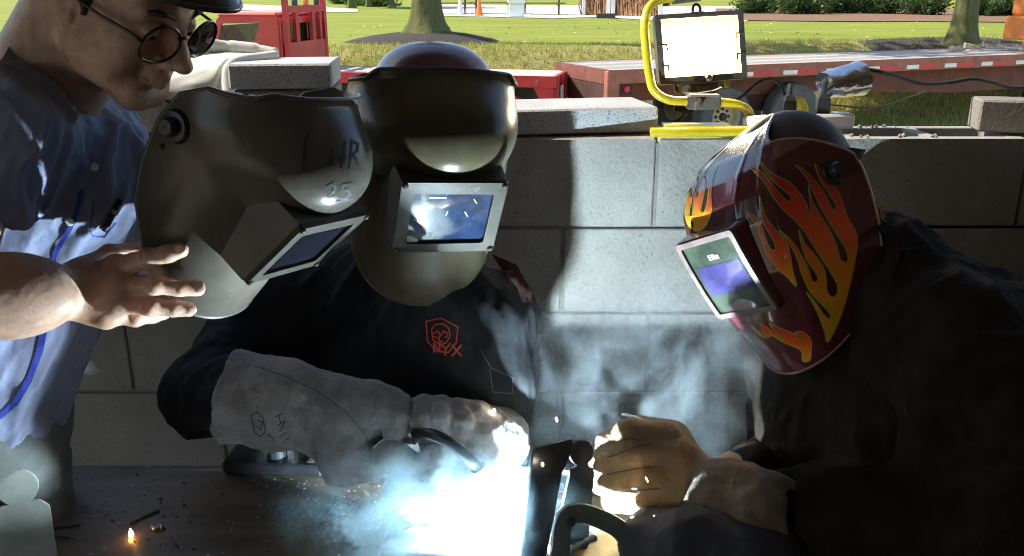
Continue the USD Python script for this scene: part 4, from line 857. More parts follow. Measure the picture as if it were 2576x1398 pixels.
# ---- people
def T(pts): return [np.asarray(q, float) for q in pts]
def head_prims(P, k=1.0, ears=True, face=True):
    """A head in its own axes (Y the way it faces, Z up), posed by P (a Pose); lengths follow the pose scale."""
    s = P.s; W = lambda *q: P.p(q); R = P.R
    pr = [ell(W(0, -.014, .032), np.array([.074, .097, .086]) * s, R, .02 * s), ell(W(0, .020, -.030), np.array([.062, .066, .080]) * s, R, .03 * s),
          cap(W(-.056, .000, -.066), W(-.020, .064, -.100), .016 * s, .016 * s, .030 * s), cap(W(.056, .000, -.066), W(.020, .064, -.100), .016 * s, .016 * s, .030 * s),
          cap(W(-.012, .070, -.102), W(.012, .070, -.102), .020 * s, .020 * s, .022 * s), ell(W(0, .048, -.078), np.array([.040, .034, .034]) * s, R, .02 * s)]
    if face:
        for x in (-1, 1):
            pr += [ell(W(x * .043, .056, -.022), np.array([.026, .024, .022]) * s, R, .026 * s), ell(W(x * .050, .030, -.055), np.array([.020, .036, .034]) * s, R, .03 * s),
                   cap(W(x * .012, .082, .026), W(x * .042, .070, .024), .010 * s, .010 * s, .018 * s)]
            pr += [cut(ell(W(x * .032, .092, .002), np.array([.019, .016, .014]) * s, R, .014 * s)), ell(W(x * .032, .072, .002), np.array([.015, .0135, .0125]) * s, R, .006 * s)]
        pr += [cap(W(0, .086, .016), W(0, .104, -.018), .0085 * s, .011 * s, .016 * s), ell(W(0, .112, -.031), np.array([.0125, .0155, .0115]) * s, R, .010 * s)]
        for x in (-1, 1): pr += [ell(W(x * .013, .100, -.036), np.array([.0085, .0115, .0085]) * s, R, .007 * s), cut(ell(W(x * .0068, .107, -.0435), np.array([.0042, .0062, .004]) * s, R, .003 * s))]
        pr += [ell(W(0, .084, -.055), np.array([.020, .012, .012]) * s, R, .014 * s),
               cap(W(-.021, .079, -.0655), W(0, .0935, -.0615), .0048 * s, .0068 * s, .006 * s), cap(W(.021, .079, -.0655), W(0, .0935, -.0615), .0048 * s, .0068 * s, .006 * s),
               cap(W(-.019, .078, -.0705), W(0, .0895, -.0735), .0050 * s, .0078 * s, .006 * s), cap(W(.019, .078, -.0705), W(0, .0895, -.0735), .0050 * s, .0078 * s, .006 * s),
               cut(cap(W(-.024, .086, -.0675), W(.024, .086, -.0675), .0016 * s, .0016 * s, .004 * s)), cut(cap(W(-.02, .088, -.084), W(.02, .088, -.084), .003 * s, .003 * s, .012 * s)),
               cut(cap(W(-.030, .084, -.044), W(-.029, .080, -.066), .0014 * s, .001 * s, .010 * s)), cut(cap(W(.030, .084, -.044), W(.029, .080, -.066), .0014 * s, .001 * s, .010 * s))]
    if ears:
        for x in (-1, 1):
            Re = R @ rz(x * .35)
            pr += [ell(W(x * .076, -.016, -.006), np.array([.0075, .0175, .031]) * s, Re, .008 * s), ell(W(x * .075, -.006, -.032), np.array([.007, .009, .012]) * s, Re, .006 * s), cut(ell(W(x * .0835, -.010, -.008), np.array([.006, .0085, .016]) * s, Re, .004 * s))]
    return pr
# -- the man in the blue shirt
_X, _Y = np.array([-.305, -.382, .873]), np.array([.827, -.561, .044]); _c, _s = math.cos(.10), math.sin(.10)
POSE_HA = Pose(_c * _X - _s * _Y, _c * _Y + _s * _X, [.473, .735, .487], [-.4977, .3631, -1.1368], .95)
pA = thing('person', 'man in pale blue shirt, dark cap and round tinted glasses leaning in from the left', 'person')
hw = lambda *q: POSE_HA.p(q)
nb = D(70, 330, 1.22); neck_top = hw(0, -.045, -.055)
skin_head = sculpt(head_prims(POSE_HA) + [cap(hw(0, -.030, -.060), nb, .056, .066, .03), cap(hw(0, -.05, .0), nb + [-.02, .03, .02], .055, .07, .03)], .0026)
skin_head.vertices = skin_head.vertices + vnorm(skin_head) * (.0007 * (meshkit.fbm(np.array(skin_head.vertices) * 90, 2, 4) - .5))[:, None]
# right arm and hand (back of the hand to us, fingers over the hood's edge)
hd = {}
def hj(u, v, d): return D(u, v, d + .058 * float(np.clip((u + 170) / 340, 0, 1)))
wrist = hj(172, 733, 1.045); elbow = hj(-170, 770, .98)
hp = [cap(elbow, hj(20, 742, 1.01), .046, .040, .02), cap(hj(20, 742, 1.01), wrist, .040, .0275, .03), ell(hj(60, 745, 1.015), [.06, .038, .036], None, .04)]
mcp = {'i': hj(292, 672, 1.045), 'm': hj(300, 716, 1.035), 'r': hj(296, 762, 1.037), 'p': hj(270, 796, 1.050)}
for key, r in (('i', .0165), ('m', .0165), ('r', .0165), ('p', .015)): hp.append(cap(wrist + (mcp[key] - wrist) * .15 + UP * (.0 if key != 'p' else -.004), mcp[key], .019, r, .020))
hp += [cap(hj(215, 700, 1.065), hj(250, 770, 1.06), .020, .020, .02)]
fing = {'i': [(292, 672, 1.045), (372, 650, 1.026), (424, 637, 1.024), (454, 629, 1.026)], 'm': [(300, 716, 1.035), (388, 717, 1.030), (452, 722, 1.042), (496, 725, 1.052)],
        'r': [(296, 762, 1.037), (378, 769, 1.033), (436, 775, 1.045), (473, 778, 1.055)], 'p': [(272, 792, 1.050), (340, 800, 1.066), (384, 794, 1.088), (412, 788, 1.100)]}
for key, pts in fing.items():
    rr = {'i': (.0132, .0118, .0109, .0097), 'm': (.0134, .0120, .0112, .0100), 'r': (.0130, .0115, .0107, .0095), 'p': (.0115, .0100, .0094, .0084)}[key]; q = [hj(*p) for p in pts]
    for j in range(3): hp.append(cap(q[j], q[j + 1], rr[j], rr[j + 1], .006 if j == 0 else .004))
    hp.append(ell(q[1] - FW * .001, [rr[1] * 1.12, rr[1] * 1.08, rr[1] * 1.08], None, .004)); fing[key] = q
    nv = cut(cap(q[1] - FW * rr[1] * 1.15 - UP * rr[1], q[1] - FW * rr[1] * 1.15 + UP * rr[1], .0007, .0007, .002)); hp.append(nv)
    hp.append(cut(cap(q[1] + (q[0] - q[1]) * .06 - FW * rr[1] * 1.14 - UP * rr[1], q[1] + (q[0] - q[1]) * .06 - FW * rr[1] * 1.14 + UP * rr[1], .0006, .0006, .002)))
    hp.append(cut(cap(q[2] - FW * rr[2] * 1.08 - UP * rr[2], q[2] - FW * rr[2] * 1.08 + UP * rr[2], .0006, .0006, .002)))
    hp.append(ell(mcp[key] - FW * .004, [.012, .011, .011], None, .010))
# thumb, behind the rim
hp += [cap(hj(215, 690, 1.06), hj(275, 640, 1.10), .019, .0135, .02), cap(hj(275, 640, 1.10), hj(345, 628, 1.135), .0125, .011, .006), cap(hj(345, 628, 1.135), hj(392, 634, 1.150), .011, .009, .005)]
hand = sculpt(hp, .0017)
hand.vertices = hand.vertices + vnorm(hand) * (.0006 * (meshkit.fbm(np.array(hand.vertices) * 160, 2, 6) - .5))[:, None]
sh_r, sh_l = D(0, 330, 1.08), D(225, 360, 1.42)
core = [cap(nb, D(40, 480, 1.27), .09, .12, .05), cap(D(40, 480, 1.27), D(-90, 1000, 1.30), .11, .105, .05), cap(sh_r, hj(-130, 600, 1.0), .05, .046, .03), cap(hj(-130, 600, 1.0), elbow, .046, .043, .02), cap(sh_l, D(250, 560, 1.46), .048, .042, .02), cap(D(250, 560, 1.46), D(305, 560, 1.44), .042, .040, .02), cap(D(305, 560, 1.44), D(318, 650, 1.36), .038, .030, .02), cap(D(318, 650, 1.36), D(322, 720, 1.28), .03, .03, .02), cap(nb, sh_r, .06, .05, .05), cap(nb, sh_l, .06, .05, .05)]
hipA = D(-165, 1150, 1.36)
for dx in (-.09, .09): core += [cap(hipA + [dx, 0, 0], hipA + [dx, .02, -.40], .085, .06, .05), cap(hipA + [dx, .02, -.40], np.array([hipA[0] + dx, hipA[1] + .05, .09]), .055, .04, .02), cap(np.array([hipA[0] + dx, hipA[1] + .05, .06]), np.array([hipA[0] + dx + .04, hipA[1] + .17, .05]), .04, .035, .02)]
body = sculpt(core, .010)
obj('body', cat_([skin_head, hand, body]), 'skin', pA, smooth=True)
for key in 'imr':
    q = fing[key]; ax_ = (q[3] - q[2]) / np.linalg.norm(q[3] - q[2]); n = -FW * .97 - UP * .0 + RT * .1; n -= ax_ * (n @ ax_); n /= np.linalg.norm(n); b = np.cross(n, ax_)
    e = trimesh.creation.icosphere(3, 1.0); rr = {'i': .0097, 'm': .0100, 'r': .0095}[key]
    e.vertices = e.vertices * [.0074, .0062, .0024]; e.vertices = e.vertices @ np.stack([ax_, b, n]) + q[3] + ax_ * .0012 + n * (rr * .86); obj('fingernail', e, 'nail', pA, smooth=True)
lipm = sculpt([cap(hw(-.0205, .0795, -.0652), hw(0, .0942, -.0616), .0042, .0062, .005), cap(hw(.0205, .0795, -.0652), hw(0, .0942, -.0616), .0042, .0062, .005), cap(hw(-.0185, .0785, -.0708), hw(0, .0902, -.0737), .0045, .0073, .004), cap(hw(.0185, .0785, -.0708), hw(0, .0902, -.0737), .0045, .0073, .004)], .0012)
obj('lips', lipm, 'lip', pA, smooth=True)
for x in (-1, 1):
    e = trimesh.creation.icosphere(3, .0122 * .95); e.vertices = e.vertices + hw(x * .032, .0742, .000); ey = obj('eye', e, 'eye_white', pA, smooth=True)
    i_ = trimesh.creation.icosphere(2, .0052); i_.vertices = i_.vertices + hw(x * .033, .0822, -.0045); obj('iris', i_, 'hair_dark', ey, smooth=True)
    obj('eyelid', sculpt([ell(hw(x * .032, .0735, .0035), np.array([.0150, .0136, .0122]) * .95, POSE_HA.R, .003), cut(ell(hw(x * .032, .079, -.010), np.array([.02, .016, .0085]), POSE_HA.R, .002))], .0012), 'skin', pA, smooth=True)
    obj('eyebrow', POSE_HA.m(tube(spline([[x * .014, .0925, .0235], [x * .030, .0905, .0300], [x * .048, .074, .026]], 5), [.0025] * 5 + [.0042] * 5 + [.002], 6)), 'hair_dark', pA, smooth=True)
# hair: short sides under the cap
R_ = POSE_HA.R
hairm = sculpt([ell(hw(0, -.016, .034), np.array([.0775, .100, .089]) * .95, R_, .01), cap(hw(.070, .012, .01), hw(.0715, .014, -.018), .0075, .004, .012), cap(hw(-.070, .012, .01), hw(-.0715, .014, -.018), .0075, .004, .012), cut(ell(hw(0, .085, -.01), np.array([.12, .075, .13]), R_, .01)), cut(ell(hw(0, .02, -.11), np.array([.13, .10, .10]), R_, .01))], .0028)
hairm = crumple(hairm, .003, 120, seed=3); obj('hair', hairm, 'hair_dark', pA, smooth=True)
# cap with a stiff peak
capm = sculpt([ell(hw(0, -.018, .088), np.array([.088, .112, .092]) * .95, R_, .01), cut(ell(hw(0, -.01, -.027), np.array([.2, .2, .105]), R_, .006))], .003)
hat = obj('cap', capm, 'cap_leather', pA, smooth=True)
pk = []
nr, na = 10, 41
for i in range(nr):
    for j in range(na):
        a = math.radians(-78 + 156 * j / (na - 1)); t = i / (nr - 1); rx_, ry_ = .080 + t * .012, .094 + t * (.066 * math.cos(a * .92) ** .7 + .004)
        pk.append((rx_ * math.sin(a) * 1.02, -.012 + ry_ * math.cos(a), .083 - .010 * t - .026 * (math.sin(a) ** 2) * (.35 + .65 * t) + .012 * math.sin(t * 3.1)))
pk = np.array(pk); i = np.arange(nr * na).reshape(nr, na); q = np.stack([i[:-1, :-1], i[:-1, 1:], i[1:, 1:], i[1:, :-1]], -1).reshape(-1, 4); o = nr * na
pv = np.vstack([pk + [0, 0, .0022], pk - [0, 0, .0022]]); pf = np.vstack([q[:, ::-1], q + o]); PKM = trimesh.Trimesh(pv, np.vstack([pf[:, [0, 1, 2]], pf[:, [0, 2, 3]]]), process=False)
peak = obj('peak', POSE_HA.m(PKM), 'cap_leather', hat, smooth=True)
obj('peak_edge', POSE_HA.m(tube(pk[(nr - 1) * na:], .0042, 8)), 'cap_leather', hat, smooth=True)
# round tinted spectacles
gl = {}
ringp, lensm = [], []
for x in (-1, 1):
    a = np.arange(48) * 2 * math.pi / 48; c = np.array([x * .0375, .1020, -.005]); wr = rz(-x * .14)
    loop = np.stack([.0300 * np.cos(a), 0 * a, .0255 * np.sin(a) - .0015 * np.cos(2 * a)], 1) @ wr.T + c; ringp.append(tube(loop, .0019, 8, closed=True)); lensm.append((loop, c))
    ringp.append(tube(spline([c + wr @ np.array([x * .0298, 0, .007]), [x * .0735, .086, .006], [x * .079, .04, .003], [x * .079, -.002, .001], [x * .077, -.024, -.016]], 6), .0021, 6))
ringp.append(tube(spline([[-.0085, .101, .001], [0, .1045, .0035], [.0085, .101, .001]], 5), .0019, 8))
sp = obj('spectacles', POSE_HA.m(cat_(ringp)), 'spectacle_frame', pA, smooth=True)
for loop, c in lensm:
    n = len(loop); V = np.vstack([loop, loop * .5 + c * .5 + [0, .0012, 0], c + [0, .0017, 0]]); F = []
    for j in range(n): j2 = (j + 1) % n; F += [(j, j2, n + j2), (j, n + j2, n + j), (n + j, n + j2, 2 * n)]
    obj('lens', POSE_HA.m(trimesh.Trimesh(V, F, process=False)), 'spectacle_lens', sp, smooth=True)
# shirt
waist = D(-130, 1120, 1.32)
shp = [cap(nb + [0, .0, -.03], D(70, 470, 1.27), .100, .138, .06), cap(D(70, 470, 1.27), D(-25, 760, 1.27), .138, .135, .06), cap(D(-25, 760, 1.27), D(-75, 940, 1.29), .135, .128, .05), cap(D(-75, 940, 1.29), waist, .128, .125, .05), ell(D(150, 430, 1.25), [.11, .11, .10], None, .06),
       cap(nb, sh_r, .075, .072, .06), cap(sh_r, hj(-55, 545, 1.03), .072, .052, .03), cap(nb, sh_l, .07, .075, .06), cap(sh_l, D(262, 470, 1.44), .075, .062, .03)]
shcut = [cut(ell(hj(-62, 660, 1.02), [.075, .075, .055], None, .006)), cut(cap(D(-60, 1058, 1.30) + [0, 0, -.31], D(-60, 1058, 1.30) + [0, 0, -.6], .30, .34, .006)), cut(cap(hw(0, -.03, -.06), nb + [.0, -.005, .03], .060, .050, .008)), cut(cap(D(252, 560, 1.43), D(330, 560, 1.43), .065, .065, .006))]
shirt = sculpt(shp + shcut, .0052)
dn = (D(-60, 900, 1.28) - D(150, 330, 1.28)); dn /= np.linalg.norm(dn); sd_ = np.cross(dn, FW); sd_ /= np.linalg.norm(sd_); Rf = np.stack([dn * .22, sd_, np.cross(dn, sd_)], 1)
shirt = crumple(shirt, .026, 14, Rf, seed=2); shirt = crumple(shirt, .006, 34, Rf, seed=8)
sb = obj('shirt', shirt, 'shirt_blue', pA, smooth=True)
for ln_, wd in (([(205, 480), (192, 535), (172, 580), (138, 640), (128, 690)], 6), ([(114, 812), (100, 880), (72, 955), (40, 1010), (0, 1045)], 8)):
    pl, _ = decal(shirt, LineString(ln_).buffer(wd), 16, .0015); obj('placket', pl, 'shirt_trim', sb, smooth=True)
bt = hit(shirt, [[176, 557], [236, 420]], .001)
for p, n in zip(*bt): obj('button', xf(lathe([(.001, .002), (.0045, .002), (.0055, .001), (.0055, -.001)], 16), frame_of(n), p), 'print_white', sb, smooth=35)
pk_, _ = decal(shirt, LineString([(236, 505), (226, 580), (232, 592), (262, 596), (290, 560)]).buffer(1.5), 10, .0012); obj('pocket_seam', pk_, 'shirt_trim', sb)
pp, pn = hit(shirt, [[288, 505], [255, 575]], .006)
pen_ = obj('pen', tube(np.linspace(pp[0] + (pp[0] - pp[1]) * .12, pp[1], 8), .0042, 10), 'plastic_black', pA, smooth=True); obj('clip', tube([pp[0] + pn[0] * .006, pp[0] * .6 + pp[1] * .4 + pn[0] * .006], .0012, 6), 'steel_bright', pen_); obj('pen_ring', tube([pp[0] * .75 + pp[1] * .25, pp[0] * .62 + pp[1] * .38], .0048, 12), 'steel_bright', pen_)
# collar: two wings folded down from the neck band
def sheetmesh(rows, t=.003):
    S = np.array(rows); nx, ny = S.shape[:2]; i = np.arange(nx * ny).reshape(nx, ny); q = np.stack([i[:-1, :-1], i[1:, :-1], i[1:, 1:], i[:-1, 1:]], -1).reshape(-1, 4); V = S.reshape(-1, 3)
    m = trimesh.Trimesh(V, np.vstack([q[:, [0, 1, 2]], q[:, [0, 2, 3]]]), process=False); N = vnorm(m); o = nx * ny; ring = np.r_[i[0, :], i[1:, -1], i[-1, -2::-1], i[-2:0:-1, 0]]; r2 = np.roll(ring, -1)
    F = np.vstack([q, q[:, ::-1] + o, np.stack([r2, ring, ring + o, r2 + o], 1)]); return trimesh.Trimesh(np.vstack([V + N * t / 2, V - N * t / 2]), np.vstack([F[:, [0, 1, 2]], F[:, [0, 2, 3]]]), process=False)
def patch(grid, n=6): G_ = np.array([spline(r, n) for r in grid]); return np.array([spline(G_[:, j], n) for j in range(G_.shape[1])]).transpose(1, 0, 2)
near_c = patch([rowd([(20, 120, 1.10), (95, 200, 1.10), (150, 262, 1.12), (172, 300, 1.15), (178, 325, 1.17)]), rowd([(-5, 170, 1.07), (80, 250, 1.075), (150, 310, 1.10), (182, 345, 1.13), (186, 370, 1.15)]), rowd([(-20, 230, 1.06), (70, 310, 1.06), (130, 352, 1.085), (165, 378, 1.11), (178, 392, 1.13)])])
obj('collar', crumple(sheetmesh(near_c), .004, 20, seed=5), 'shirt_blue', sb, smooth=True)
far_c = patch([rowd([(215, 228, 1.30), (232, 250, 1.27), (225, 285, 1.23), (205, 315, 1.19), (188, 345, 1.165)]), rowd([(262, 240, 1.32), (272, 270, 1.28), (262, 305, 1.235), (235, 345, 1.19), (206, 375, 1.16)]), rowd([(300, 278, 1.33), (296, 310, 1.285), (275, 345, 1.24), (250, 380, 1.195), (222, 408, 1.16)])])
obj('collar', crumple(sheetmesh(far_c), .004, 20, seed=6), 'shirt_blue', sb, smooth=True)
tr_ = [cap(D(-72, 1050, 1.305), hipA + [.01, 0, .02], .134, .138, .04), cap(hipA + [.01, 0, .02], hipA + [.01, 0, -.05], .138, .138, .04)]
for dx in (-.09, .09): tr_ += [cap(hipA + [dx, 0, -.05], hipA + [dx, .02, -.40], .100, .078, .05), cap(hipA + [dx, .02, -.40], np.array([hipA[0] + dx, hipA[1] + .05, .10]), .076, .062, .02)]
obj('trousers', crumple(sculpt(tr_, .009), .010, 9, seed=7), 'trousers_grey', pA, smooth=True)
for dx in (-.09, .09): obj('shoe', sculpt([cap(np.array([hipA[0] + dx, hipA[1] + .03, .05]), np.array([hipA[0] + dx + .05, hipA[1] + .22, .042]), .05, .038, .02)], .007), 'boot_leather', pA, smooth=True)

def plain_body(joints_fn): return sculpt(joints_fn, .011)
# -- welder in the middle
pB = thing('person', 'welder in black jacket with red chest logo and grey gauntlets, behind the table', 'person')
BS_l, BS_r = D(675, 800, 1.62), D(1228, 800, 1.56); B_neck = D(1010, 720, 1.62); B_hip = D(960, 1390, 1.72)
el_l, wr_l = D(525, 985, 1.47), D(800, 1035, 1.37)
el_r, wr_r = D(1238, 1150, 1.55), D(1175, 1120, 1.43)
PB_head = Pose([-.946, -.033, .323], [.299, -.474, .828], [.126, .88, .458], np.array([-.148, .193, -1.478]) / .86, .86)
bb = head_prims(PB_head, ears=True) + [cap(PB_head.p([0, -.03, -.06]), B_neck, .055, .062, .03), cap(B_neck, D(980, 1000, 1.66), .09, .13, .06), cap(D(980, 1000, 1.66), B_hip, .13, .13, .05),
      cap(B_neck, BS_l, .06, .05, .05), cap(B_neck, BS_r, .06, .05, .05), cap(BS_l, el_l, .048, .042, .03), cap(el_l, wr_l, .042, .028, .02), cap(wr_l, D(960, 1050, 1.39), .03, .028, .02), cap(BS_r, el_r, .048, .042, .03), cap(el_r, wr_r, .042, .03, .02), cap(wr_r, D(1110, 1090, 1.40), .03, .028, .02)]
def legs(hip, lean): 
    out = []
    for dx in (-.10, .10): out += [cap(hip + [dx, 0, 0], hip + [dx, lean, -.38], .08, .058, .05), cap(hip + [dx, lean, -.38], np.array([hip[0] + dx, hip[1] + lean * .5, .08]), .055, .04, .02), cap(np.array([hip[0] + dx, hip[1] + lean * .5, .06]), np.array([hip[0] + dx, hip[1] + lean * .5 - .14, .045]), .042, .036, .02)]
    return out
obj('body', sculpt(bb + legs(B_hip, -.05), .008), 'skin', pB, smooth=True)
jb = [cap(B_neck + [0, .02, -.02], D(985, 960, 1.64), .105, .150, .07), cap(D(985, 960, 1.64), D(960, 1330, 1.70), .150, .155, .06), cap(B_neck, BS_l, .085, .078, .06), cap(B_neck, BS_r, .085, .075, .06),
      cap(BS_l, el_l, .078, .066, .04), cap(el_l, D(700, 1010, 1.37), .066, .052, .03), cap(BS_r, D(1240, 960, 1.53), .078, .070, .03), cap(D(1240, 960, 1.53), el_r, .070, .055, .03), cap(el_r, D(1190, 1120, 1.46), .054, .046, .03), ell(D(1120, 850, 1.52), [.11, .07, .11], None, .06)]
jkt = sculpt(jb + [cut(cap(D(960, 1360, 1.70), D(955, 1700, 1.75), .25, .3, .01))], .006)
ddn = D(1180, 1100, 1.5) - D(1290, 760, 1.5); ddn /= np.linalg.norm(ddn); Rj = np.stack([ddn * .3, np.cross(ddn, FW), FW], 1)
jkt = crumple(jkt, .020, 9, Rj @ rz(.4), seed=12); jkt = crumple(jkt, .008, 22, Rj, seed=13)
jB = obj('jacket', jkt, 'jacket_grey', pB, smooth=True)
# red yoke along the shoulder, collar, sleeve pocket, logo
yk, _ = decal(jkt, Polygon([(1236, 640), (1300, 668), (1338, 735), (1334, 760), (1312, 762), (1300, 725), (1262, 680)]), 14, .0012); obj('red_yoke', yk, 'jacket_red', jB, smooth=True)
sm, _ = decal(jkt, strokes([[(1210, 880), (1235, 925), (1290, 950), (1288, 990), (1240, 985), (1232, 930)], [(1190, 990), (1230, 1040), (1270, 1120)]], 1.0), 12, .001); obj('pocket_seam', sm, 'stitch', jB, smooth=True)
lg = strokes([[(1072, 808), (1110, 800), (1152, 822), (1148, 862), (1128, 886), (1098, 882), (1076, 858), (1072, 808)], [(1086, 828), (1096, 816), (1116, 814), (1130, 826), (1132, 846), (1122, 862), (1104, 866), (1090, 854), (1086, 828)],
    [(1092, 838), (1102, 832), (1108, 844), (1116, 832), (1126, 838)], [(1106, 846), (1104, 858), (1114, 858)], [(1094, 846), (1100, 850)], [(1120, 848), (1126, 844)]], 1.7)
def letters(txt, u, v, h, ang):
    t = meshkit.text_mesh(txt, h, .1, bold=True); s = t.section(plane_origin=[0, 0, .05], plane_normal=[0, 0, 1]); pl_ = s.to_2D()[0] if hasattr(s, 'to_2D') else s.to_planar()[0]
    return pl_
lt = strokes([[(1092, 862), (1092, 884)], [(1092, 864), (1106, 884)], [(1106, 862), (1106, 884)], [(1112, 866), (1122, 878), (1132, 864)], [(1122, 878), (1120, 892)], [(1138, 868), (1160, 894)], [(1160, 868), (1138, 894)]], 2.4)
lgm, _ = decal(jkt, lg, 8, .0012); obj('chest_logo', lgm, 'logo_red', jB, label='red shield emblem on the chest', smooth=True)
ltm, _ = decal(jkt, lt, 8, .0014); obj('chest_lettering', ltm, 'logo_red', jB, label='red letters under the emblem', smooth=True)
obj('trousers', crumple(sculpt([cap(B_hip + [0, 0, .12], B_hip, .14, .14, .04)] + [cap(B_hip + [dx, 0, 0], np.array([B_hip[0] + dx, B_hip[1] - .03, .1]), .105, .07, .05) for dx in (-.1, .1)], .010), .01, 9, seed=5), 'work_trousers', pB, smooth=True)
for dx in (-.1, .1): obj('boot', sculpt([cap(np.array([B_hip[0] + dx, B_hip[1] - .01, .06]), np.array([B_hip[0] + dx, B_hip[1] - .19, .045]), .055, .042, .02)], .008), 'boot_leather', pB, smooth=True)
# gauntlet on his right hand (left in view)
g1 = [cap(D(540, 994, 1.372), D(700, 1015, 1.370), .075, .064, .02), cap(D(700, 1015, 1.370), D(820, 1035, 1.370), .066, .052, .03), cap(D(820, 1035, 1.370), D(895, 1050, 1.365), .052, .046, .03), ell(D(925, 1020, 1.370), [.062, .045, .036], cdir(.9, -.35, 0).reshape(3, 1) * 0 + np.eye(3), .03),
      cap(D(830, 1085, 1.345), D(862, 1160, 1.330), .040, .030, .03), cap(D(862, 1160, 1.330), D(935, 1172, 1.322), .030, .021, .02)]
kn = [(945, 985, 1.385), (962, 1000, 1.370), (972, 1018, 1.355), (970, 1038, 1.340)]; tp = [(1008, 1048, 1.400), (1012, 1058, 1.375), (1008, 1070, 1.355), (992, 1082, 1.335)]
for k_, t_ in zip(kn, tp): m_ = ((k_[0] + t_[0]) / 2 + 16, (k_[1] + t_[1]) / 2 - 14, (k_[2] + t_[2]) / 2); g1 += [cap(D(*k_), D(*m_), .0195, .0175, .008), cap(D(*m_), D(*t_), .0175, .015, .006)]
gax = D(700, 1015, 1.37) - D(556, 995, 1.371); gax /= np.linalg.norm(gax); gR = frame_of(gax); gE = D(588, 998, 1.371)
g1 += [cut(ell(gE - gax * .20, [.25, .25, .20], gR, .003)), cut(cap(gE - gax * .05, gE + gax * .05, .066, .054, .004))]
gm = sculpt(g1, .0036); gm = crumple(gm, .010, 13, seed=21); gm = crumple(gm, .0022, 45, seed=22, fine=.002)
gB = obj('gauntlet', gm, 'suede_grey', pB, smooth=True, label='grey suede gauntlet with an ink stamp on its cuff')
se, _ = decal(gm, strokes([[(640, 920), (720, 948), (800, 985), (870, 1035), (920, 1095), (935, 1150)]], 1.3), 12, .0006); obj('seam', se, 'stitch', gB, smooth=True)
stp = strokes([[(632, 1045), (648, 1036), (662, 1052), (668, 1085), (655, 1098), (640, 1085), (632, 1045)], [(648, 1056), (660, 1062), (655, 1080), (646, 1072)], [(692, 1048), (712, 1040)], [(702, 1045), (706, 1064)], [(698, 1070), (718, 1058), (704, 1085)], [(704, 1098), (722, 1086)], [(716, 1108), (730, 1098)], [(676, 1094), (688, 1104)]], 1.0)
stm, _ = decal(gm, stp, 8, .0007); obj('ink_stamp', stm, 'ink', gB, smooth=True)
# gauntlet on his left hand
g2 = [cap(D(1245, 1105, 1.455), D(1190, 1095, 1.40), .056, .050, .02), ell(D(1140, 1085, 1.390), [.055, .045, .048], None, .03), cap(D(1150, 1130, 1.380), D(1175, 1190, 1.350), .040, .034, .03), ell(D(1085, 1235, 1.320), [.075, .04, .034], None, .03), cap(D(1150, 1200, 1.340), D(1040, 1250, 1.310), .034, .030, .02)]
for (a, b, c) in (((1030, 1042, 1.365), (1010, 1062, 1.350), (1030, 1088, 1.355)), ((1068, 1028, 1.365), (1058, 1050, 1.345), (1072, 1090, 1.350)), ((1112, 1026, 1.370), (1112, 1052, 1.345), (1118, 1092, 1.345)), ((1152, 1034, 1.375), (1160, 1062, 1.350), (1150, 1104, 1.345))):
    g2 += [cap(D(1130, 1070, 1.390), D(*a), .022, .0195, .012), cap(D(*a), D(*b), .0195, .018, .006), cap(D(*b), D(*c), .018, .0155, .006)]
g2 += [cap(D(1040, 1180, 1.340), D(985, 1140, 1.330), .024, .020, .012), cap(D(985, 1140, 1.330), D(962, 1150, 1.325), .020, .016, .008), cap(D(1170, 1160, 1.350), D(1100, 1150, 1.325), .020, .018, .01), cap(D(1100, 1150, 1.325), D(1050, 1172, 1.315), .018, .015, .006)]
gm2 = crumple(crumple(sculpt(g2, .0036), .008, 18, seed=24), .003, 45, seed=25, fine=.0015)
obj('gauntlet', gm2, 'suede_grey', pB, smooth=True, label='grey suede gauntlet glaring white beside the arc')
# hard hat
hhp = Pose([-.96, -.03, .28], [.28, -.22, .93], [.03, .97, .22], [-.136, .286, -1.53], 1.06)
hat = thing('hard_hat', 'glossy reddish brown hard hat rising behind the middle welding helmet', 'hard hat')
prof = [(.001, .118), (.03, .1165), (.06, .108), (.085, .090), (.101, .064), (.109, .034), (.112, .0), (.112, -.035), (.115, -.045)]
hs = lathe(spline(np.array(prof), 5), 64); hs.vertices[:, 1] *= 1.12
obj('shell', hhp.m(hs), 'hard_hat_red', hat, smooth=True)
br = lathe([(.112, -.042), (.128, -.050), (.134, -.054), (.133, -.057), (.112, -.050)], 64); br.vertices[:, 1] *= 1.12; obj('brim', hhp.m(br), 'hard_hat_red', hat, smooth=35)
# -- welder on the right
pC = thing('person', 'welder in dark jacket and tan gloves bent over the right of the table', 'person')
PC_head = Pose([-.458, -.157, -.875], [-.777, -.407, .48], [-.431, .9, .065], np.array([.443, .075, -1.362]) / .82, .82)
C_neck = D(2190, 700, 1.40); CS_n, CS_f = D(2400, 870, 1.20), D(1965, 775, 1.73); C_hip = D(2330, 1420, 1.55)
el_n, wr_n = D(2420, 1330, 1.12), D(1800, 1290, 1.26); el_f, wr_f = D(1985, 1130, 1.66), D(1760, 1220, 1.40)
cb = head_prims(PC_head) + [cap(PC_head.p([0, -.04, -.05]), C_neck, .055, .062, .03), cap(C_neck, D(2330, 1000, 1.42), .09, .13, .06), cap(D(2330, 1000, 1.42), C_hip, .13, .13, .05), cap(C_neck, CS_n, .06, .05, .05), cap(C_neck, CS_f, .06, .05, .05), cap(CS_n, el_n, .048, .042, .03), cap(el_n, wr_n, .042, .03, .02), cap(CS_f, el_f, .048, .042, .03), cap(el_f, wr_f, .042, .03, .02), cap(wr_f, D(1640, 1170, 1.34), .03, .028, .02)]
obj('body', sculpt(cb + legs(C_hip, -.03), .008), 'skin', pC, smooth=True)
